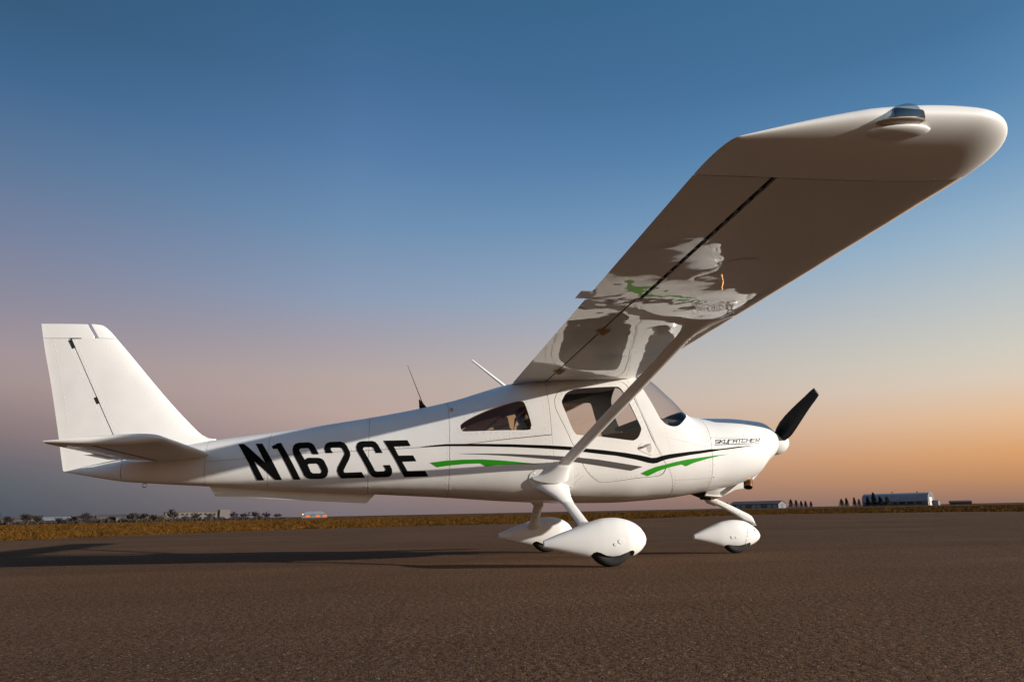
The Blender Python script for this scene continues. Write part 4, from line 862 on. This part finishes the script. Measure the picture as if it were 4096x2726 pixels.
# arched hangar on the right
h=thing('hangar',38.6,400,'gray arch-roofed hangar with pale end wall behind dark trees at right','hangar',rot=-14)
LX,LY,HW,HR=29,13,2.0,6.0; rows=[]
for x in (-LX/2,LX/2): rows.append([(x,-LY/2*math.cos(t),HW+(HR-HW)*math.sin(t)**.85) for t in np.linspace(0,math.pi,17)])
rf=grid('roof',[r+[(x_,y_,z_-.2) for x_,y_,z_ in r[::-1]] for r in rows],'roof_gray',h,True,True,20)
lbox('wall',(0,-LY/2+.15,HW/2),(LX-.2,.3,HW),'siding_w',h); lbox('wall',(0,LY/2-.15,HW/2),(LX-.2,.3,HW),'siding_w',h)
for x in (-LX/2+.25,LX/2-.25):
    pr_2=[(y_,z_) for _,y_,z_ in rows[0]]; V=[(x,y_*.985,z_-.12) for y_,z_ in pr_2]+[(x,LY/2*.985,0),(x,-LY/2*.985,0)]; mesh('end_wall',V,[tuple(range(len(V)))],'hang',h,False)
dd=lbox('hangar_door',(LX/2-.1,-1,1.9),(.3,6,3.8),'doorp',h)
for i in range(7): lbox('window',(-11+i*3.6,-LY/2-.05,1.3),(2.4,.2,1.1),'win',h)
for x in (-11,-2,9): lbox('roof_vent',(x,0,HR+.3),(.4,.4,.9),'roof_dark',rf)
lean=lbox('lean_to',(LX/2+1.3,3,1.0),(2.4,4,2.0),'siding',h); lbox('lean_to_roof',(LX/2+1.3,3,2.1),(2.8,4.6,.2),'roof_dark',lean)
# long low shed
b=thing('long_shed',29.3,420,'long low metal shed with dark roof behind the nose wheel leg','shed',rot=-18)
gable_wall('wall',26,13,2.4,3.8,'siding',b); gable('roof',26,13,2.4,4.0,'roof_dark',b)
for i in range(9): lbox('bay_door',(-11.4+i*2.8,-6.56,1.05),(2.1,.12,1.9),'roof_gray' if i%3 else 'siding_w',b)
for i in range(8): lbox('bay_post',(-10+i*2.8,-6.6,1.15),(.22,.15,2.2),'roof_dark',b)
lbox('end_door',(13.06,0,1.1),(.12,4,2.2),'siding_w',b)
# scattered sheds right of the hangar
b=thing('low_hut',42.3,430,'tiny low dark hut right of the arched hangar','hut',rot=10); gable_wall('wall',9,5,1.3,1.9,'siding_t',b); gable('roof',9,5,1.3,2.0,'roof_dark',b,.2)
# conifers: one crown mesh per tree
def conifer(az,d,hgt,wid,label,group):
    o=thing('conifer_tree',az,d,label,'tree',rot=random.uniform(0,360),group=group); V=[];Fc=[]
    for k in range(900):
        t=random.random()**.8; z=hgt*(.10+.9*t); rr=wid*(1-t)**.75*(.55+.6*random.random())*(.75+.5*math.sin(k*2.4+t*17)**2)
        a=random.uniform(0,2*math.pi); c=Vector((rr*math.cos(a)*random.random()**.4,rr*math.sin(a)*random.random()**.4,z)); s=hgt*.075*random.uniform(.6,1.3)
        q=[c+Vector((random.uniform(-1,1),random.uniform(-1,1),random.uniform(-.7,.7)))*s for _ in range(3)]; i=len(V); V+=q; Fc.append((i,i+1,i+2))
    mesh('crown',V,Fc,'needle',o,False); tube('trunk',[(0,0,0),(0,0,hgt*.5),(0,0,hgt*.92)],[.16,.1,.03],'bark',o,6)
C5=['tallest dark conifer touching the end of the long shed','second dark conifer from the long shed end','middle dark conifer of the row beside the shed','fourth dark conifer from the long shed end','last and smallest dark conifer right of the shed row']
for (a,hh,ww),lb in zip(((31.62,4.2,1.7),(31.98,3.8,1.6),(32.32,3.3,1.4),(32.62,3.3,1.2),(32.98,3.0,1.1)),C5): conifer(a,395,hh,ww,lb,'conifers beside the shed')
C4=['leftmost bushy dark conifer in the gap left of the hangar','second dark conifer in the gap left of the hangar','narrow third dark conifer left of the hangar','dark conifer nearest the hangar\'s left end in the open gap']
for (a,hh,ww),lb in zip(((35.02,3.8,1.7),(35.35,4.1,1.3),(35.86,4.3,1.2),(36.16,3.4,1.3)),C4): conifer(a,390,hh,ww,lb,'conifers left of the hangar')
C6=['dark conifer at the left corner of the arched hangar','tall dark conifer rising above the hangar\'s left roof','bushy dark conifer in front of the hangar wall','rightmost dark conifer in front of the hangar wall']
for (a,hh,ww),lb in zip(((36.72,4.4,1.3),(37.12,5.9,1.5),(37.52,4.4,1.7),(37.95,4.2,2.0)),C6): conifer(a,372,hh,ww,lb,'conifers in front of the hangar')
conifer(27.1,405,3.4,2.2,'squat dark conifer at the left end of the long shed','conifers beside the shed')
conifer(-25.45,205,3.6,1.9,'dark evergreen at the far left edge of the field',None)
# the town on the left
def bare_tree(az,d,hgt,wid,label,group):
    o=thing('bare_tree',az,d,label,'tree',rot=random.uniform(0,360),group=group); V=[];Fc=[]
    def prism(a,b,ra,rb):
        dd=(b-a); 
        if dd.length<1e-4: return
        dd=dd.normalized(); u=dd.orthogonal().normalized(); v=dd.cross(u); i=len(V)
        for p,r in ((a,ra),(b,rb)):
            for k in range(3): V.append(p+(u*math.cos(k*2.094)+v*math.sin(k*2.094))*r)
        for k in range(3): Fc.append((i+k,i+(k+1)%3,i+3+(k+1)%3,i+3+k))
    def grow(p,dv,l,r,lev):
        q=p+dv*l; prism(p,q,r,r*.65)
        if lev==0: return
        for _ in range(4 if lev>1 else 5):
            n=(dv+Vector((random.uniform(-1,1)*wid,random.uniform(-1,1)*wid,random.uniform(-.25,.75)))).normalized(); grow(p+dv*l*random.uniform(.45,1),n,l*random.uniform(.5,.8),max(r*.5,.05),lev-1)
    for k in range(6):
        a=k*1.05+random.uniform(0,.6); dv=Vector((math.cos(a)*.55*wid,math.sin(a)*.55*wid,1)).normalized() if k else Vector((0,0,1)); grow(Vector((0,0,hgt*.04)),dv,hgt*random.uniform(.30,.46),.10,3)
    mesh('crown',V,Fc,'twig',o,False); tube('trunk',[(0,0,0),(0,0,hgt*.3)],[.2,.1],'bark',o,6)
BT=[(-24.7,240,3.6,.8,'low bare tree beside the far left evergreen'),(-23.7,215,5.2,.95,'largest bare tree, round crowned, left of the rooftops'),(-23.1,230,3.9,.9,'bare tree close right of the largest one'),(-21.9,260,3.2,1.,'bare bush left of the first dark roofs'),(-21.1,255,3.6,.9,'spindly bare tree among the first rooftops'),(-20.4,250,4.4,.8,'tall thin bare tree above the left rooftops'),(-17.6,250,4.9,.9,'bare tree right of the white fronted house'),(-17.0,255,4.4,.9,'broad bare tree right of the white fronted house'),(-16.3,262,4.0,1.,'bare bush before the straw roofed hut'),(-15.1,255,5.0,.8,'tall bare tree left of the white apartment block'),(-13.6,300,4.2,.9,'bare tree in front of the apartment block, left'),(-12.6,300,4.2,.9,'bare tree in front of the apartment block, right'),(-11.0,300,4.6,.95,'bare tree just right of the apartment block'),(-10.3,300,4.6,.95,'second bare tree right of the apartment block'),(-9.5,300,4.7,.95,'bare tree under the rear of the ventral strake'),(-8.8,305,4.3,.9,'bare tree left of the thin mast'),(-8.0,310,3.6,1.,'last low bare tree before the lamp lit hall')]
for a,d,hh,ww,lb in BT: bare_tree(a,d*.93,hh*.72,ww*1.6,lb,'bare trees along the town edge')
def scrub():
    V=[];Fc=[]
    for k in range(15000):
        az=random.uniform(-34,-7.2); d=random.uniform(225,330); p=polar(az,d,-.03); hh=random.uniform(.3,1.15)*(1+.7*math.sin(az*2.1)*math.sin(az*5.7+1))*(1.0 if az<-9 else .5); a=random.uniform(0,6.28); s=random.uniform(.10,.35)
        i=len(V); V+=[p+Vector((math.cos(a)*s,math.sin(a)*s,0)),p-Vector((math.cos(a)*s,math.sin(a)*s,0)),p+Vector((random.uniform(-.5,.5),random.uniform(-.5,.5),max(hh,.3)))]; Fc.append((i,i+1,i+2))
    o=mesh('scrub',V,Fc,'twig',None,False); tag(o,'low brown scrub in front of the distant town','scrub',kind='stuff')
scrub()
def house(az,d,lx,ly,hw,hr,wm,rm,label,rot=0,ridge='x',nw=3):
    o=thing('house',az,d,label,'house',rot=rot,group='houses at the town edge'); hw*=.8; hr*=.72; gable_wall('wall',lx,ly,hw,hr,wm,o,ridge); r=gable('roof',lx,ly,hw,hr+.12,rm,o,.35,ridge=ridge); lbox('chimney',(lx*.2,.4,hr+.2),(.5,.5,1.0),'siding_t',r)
    for i in range(nw): lbox('window',((i-(nw-1)/2)*lx/(nw+.6),-ly/2-.03,hw*.55),(lx/(nw+2.2),.08,hw*.36),'win',o)
house(-24.2,262,9,6,1.4,2.6,'siding_t','roof_dark','tan house half hidden behind the largest bare tree',8)
house(-22.4,285,10,7,1.5,2.7,'siding_w','roof_gray','pale house with gray roof right of the largest bare tree',-12)
house(-21.5,290,8,6,1.5,2.6,'siding_t','roof_dark','small tan house under dark roof left of centre town',15)
house(-20.0,300,9,6,1.8,3.0,'siding_t','roof_dark','tan house with dark roof below the thin tall tree',-8)
house(-18.9,290,9,6,2.0,3.5,'siding_w','roof_dark','white fronted house with dark roof in mid town',5)
house(-17.95,285,6,6,2.1,3.3,'siding_w','roof_dark','narrow white house beside the white fronted one',-5,nw=2)
house(-16.4,275,8,6,1.1,2.6,'siding_t','straw','low hut with straw coloured roof among bare trees',4)
# apartment block
o=thing('apartment_block',-13.5,420,'long white apartment block with rows of windows behind bare trees','building',rot=6)
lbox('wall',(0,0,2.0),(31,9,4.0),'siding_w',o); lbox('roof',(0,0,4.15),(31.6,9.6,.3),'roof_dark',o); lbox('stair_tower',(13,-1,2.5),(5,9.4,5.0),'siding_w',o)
for i in range(12):
    for j in range(2): lbox('window',(-14+i*2.2,-4.53,1.1+j*1.8),(1.2,.1,.9),'win',o)
# lamp lit hall with a red beacon
o=thing('lit_hall',-5.3,300,'gray hipped hall glowing orange at its base under the strake\'s front end','hall',rot=0)
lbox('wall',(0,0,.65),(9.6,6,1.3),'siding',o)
mesh('roof',[(-5,-3.4,1.3),(5,-3.4,1.3),(5,3.4,1.3),(-5,3.4,1.3),(-2.6,-1,2.5),(2.6,-1,2.5),(2.6,1,2.5),(-2.6,1,2.5)],[(0,1,5,4),(1,2,6,5),(2,3,7,6),(3,0,4,7),(4,5,6,7),(3,2,1,0)],'roof_gray',o,False)
for x in (-2.6,1.2,3.9): lbox('lit_window',(x,-3.05,.7),(1.6,.1,.7),'lamp_o',o)
o=thing('beacon_post',-6.15,270,'short post with a glowing red beacon left of the lit hall','beacon')
tube('post',[(0,0,0),(0,0,1.15)],.07,'roof_dark',o,8); rows=[ellips((0,0,1.15+h_),(1,0,0),(0,1,0),.17*math.sqrt(max(.01,1-(h_/.36-.5)**2*4)),.17*math.sqrt(max(.01,1-(h_/.36-.5)**2*4)),12) for h_ in np.linspace(.01,.35,7)]
grid('lamp',rows,'lamp_r',o,True,True)
for a,lb in ((-9.2,'thin pale mast left of the lit hall, left one'),(-8.55,'thin pale mast with crossbar close to the lit hall')):
    o=thing('mast',a,290,lb,'mast',group='masts by the bare trees'); tube('pole',[(0,0,0),(0,0,4.6)],[.07,.045],'siding_w',o,6); lbox('crossbar',(0,0,4.3),(.9,.06,.06),'siding_w',o)
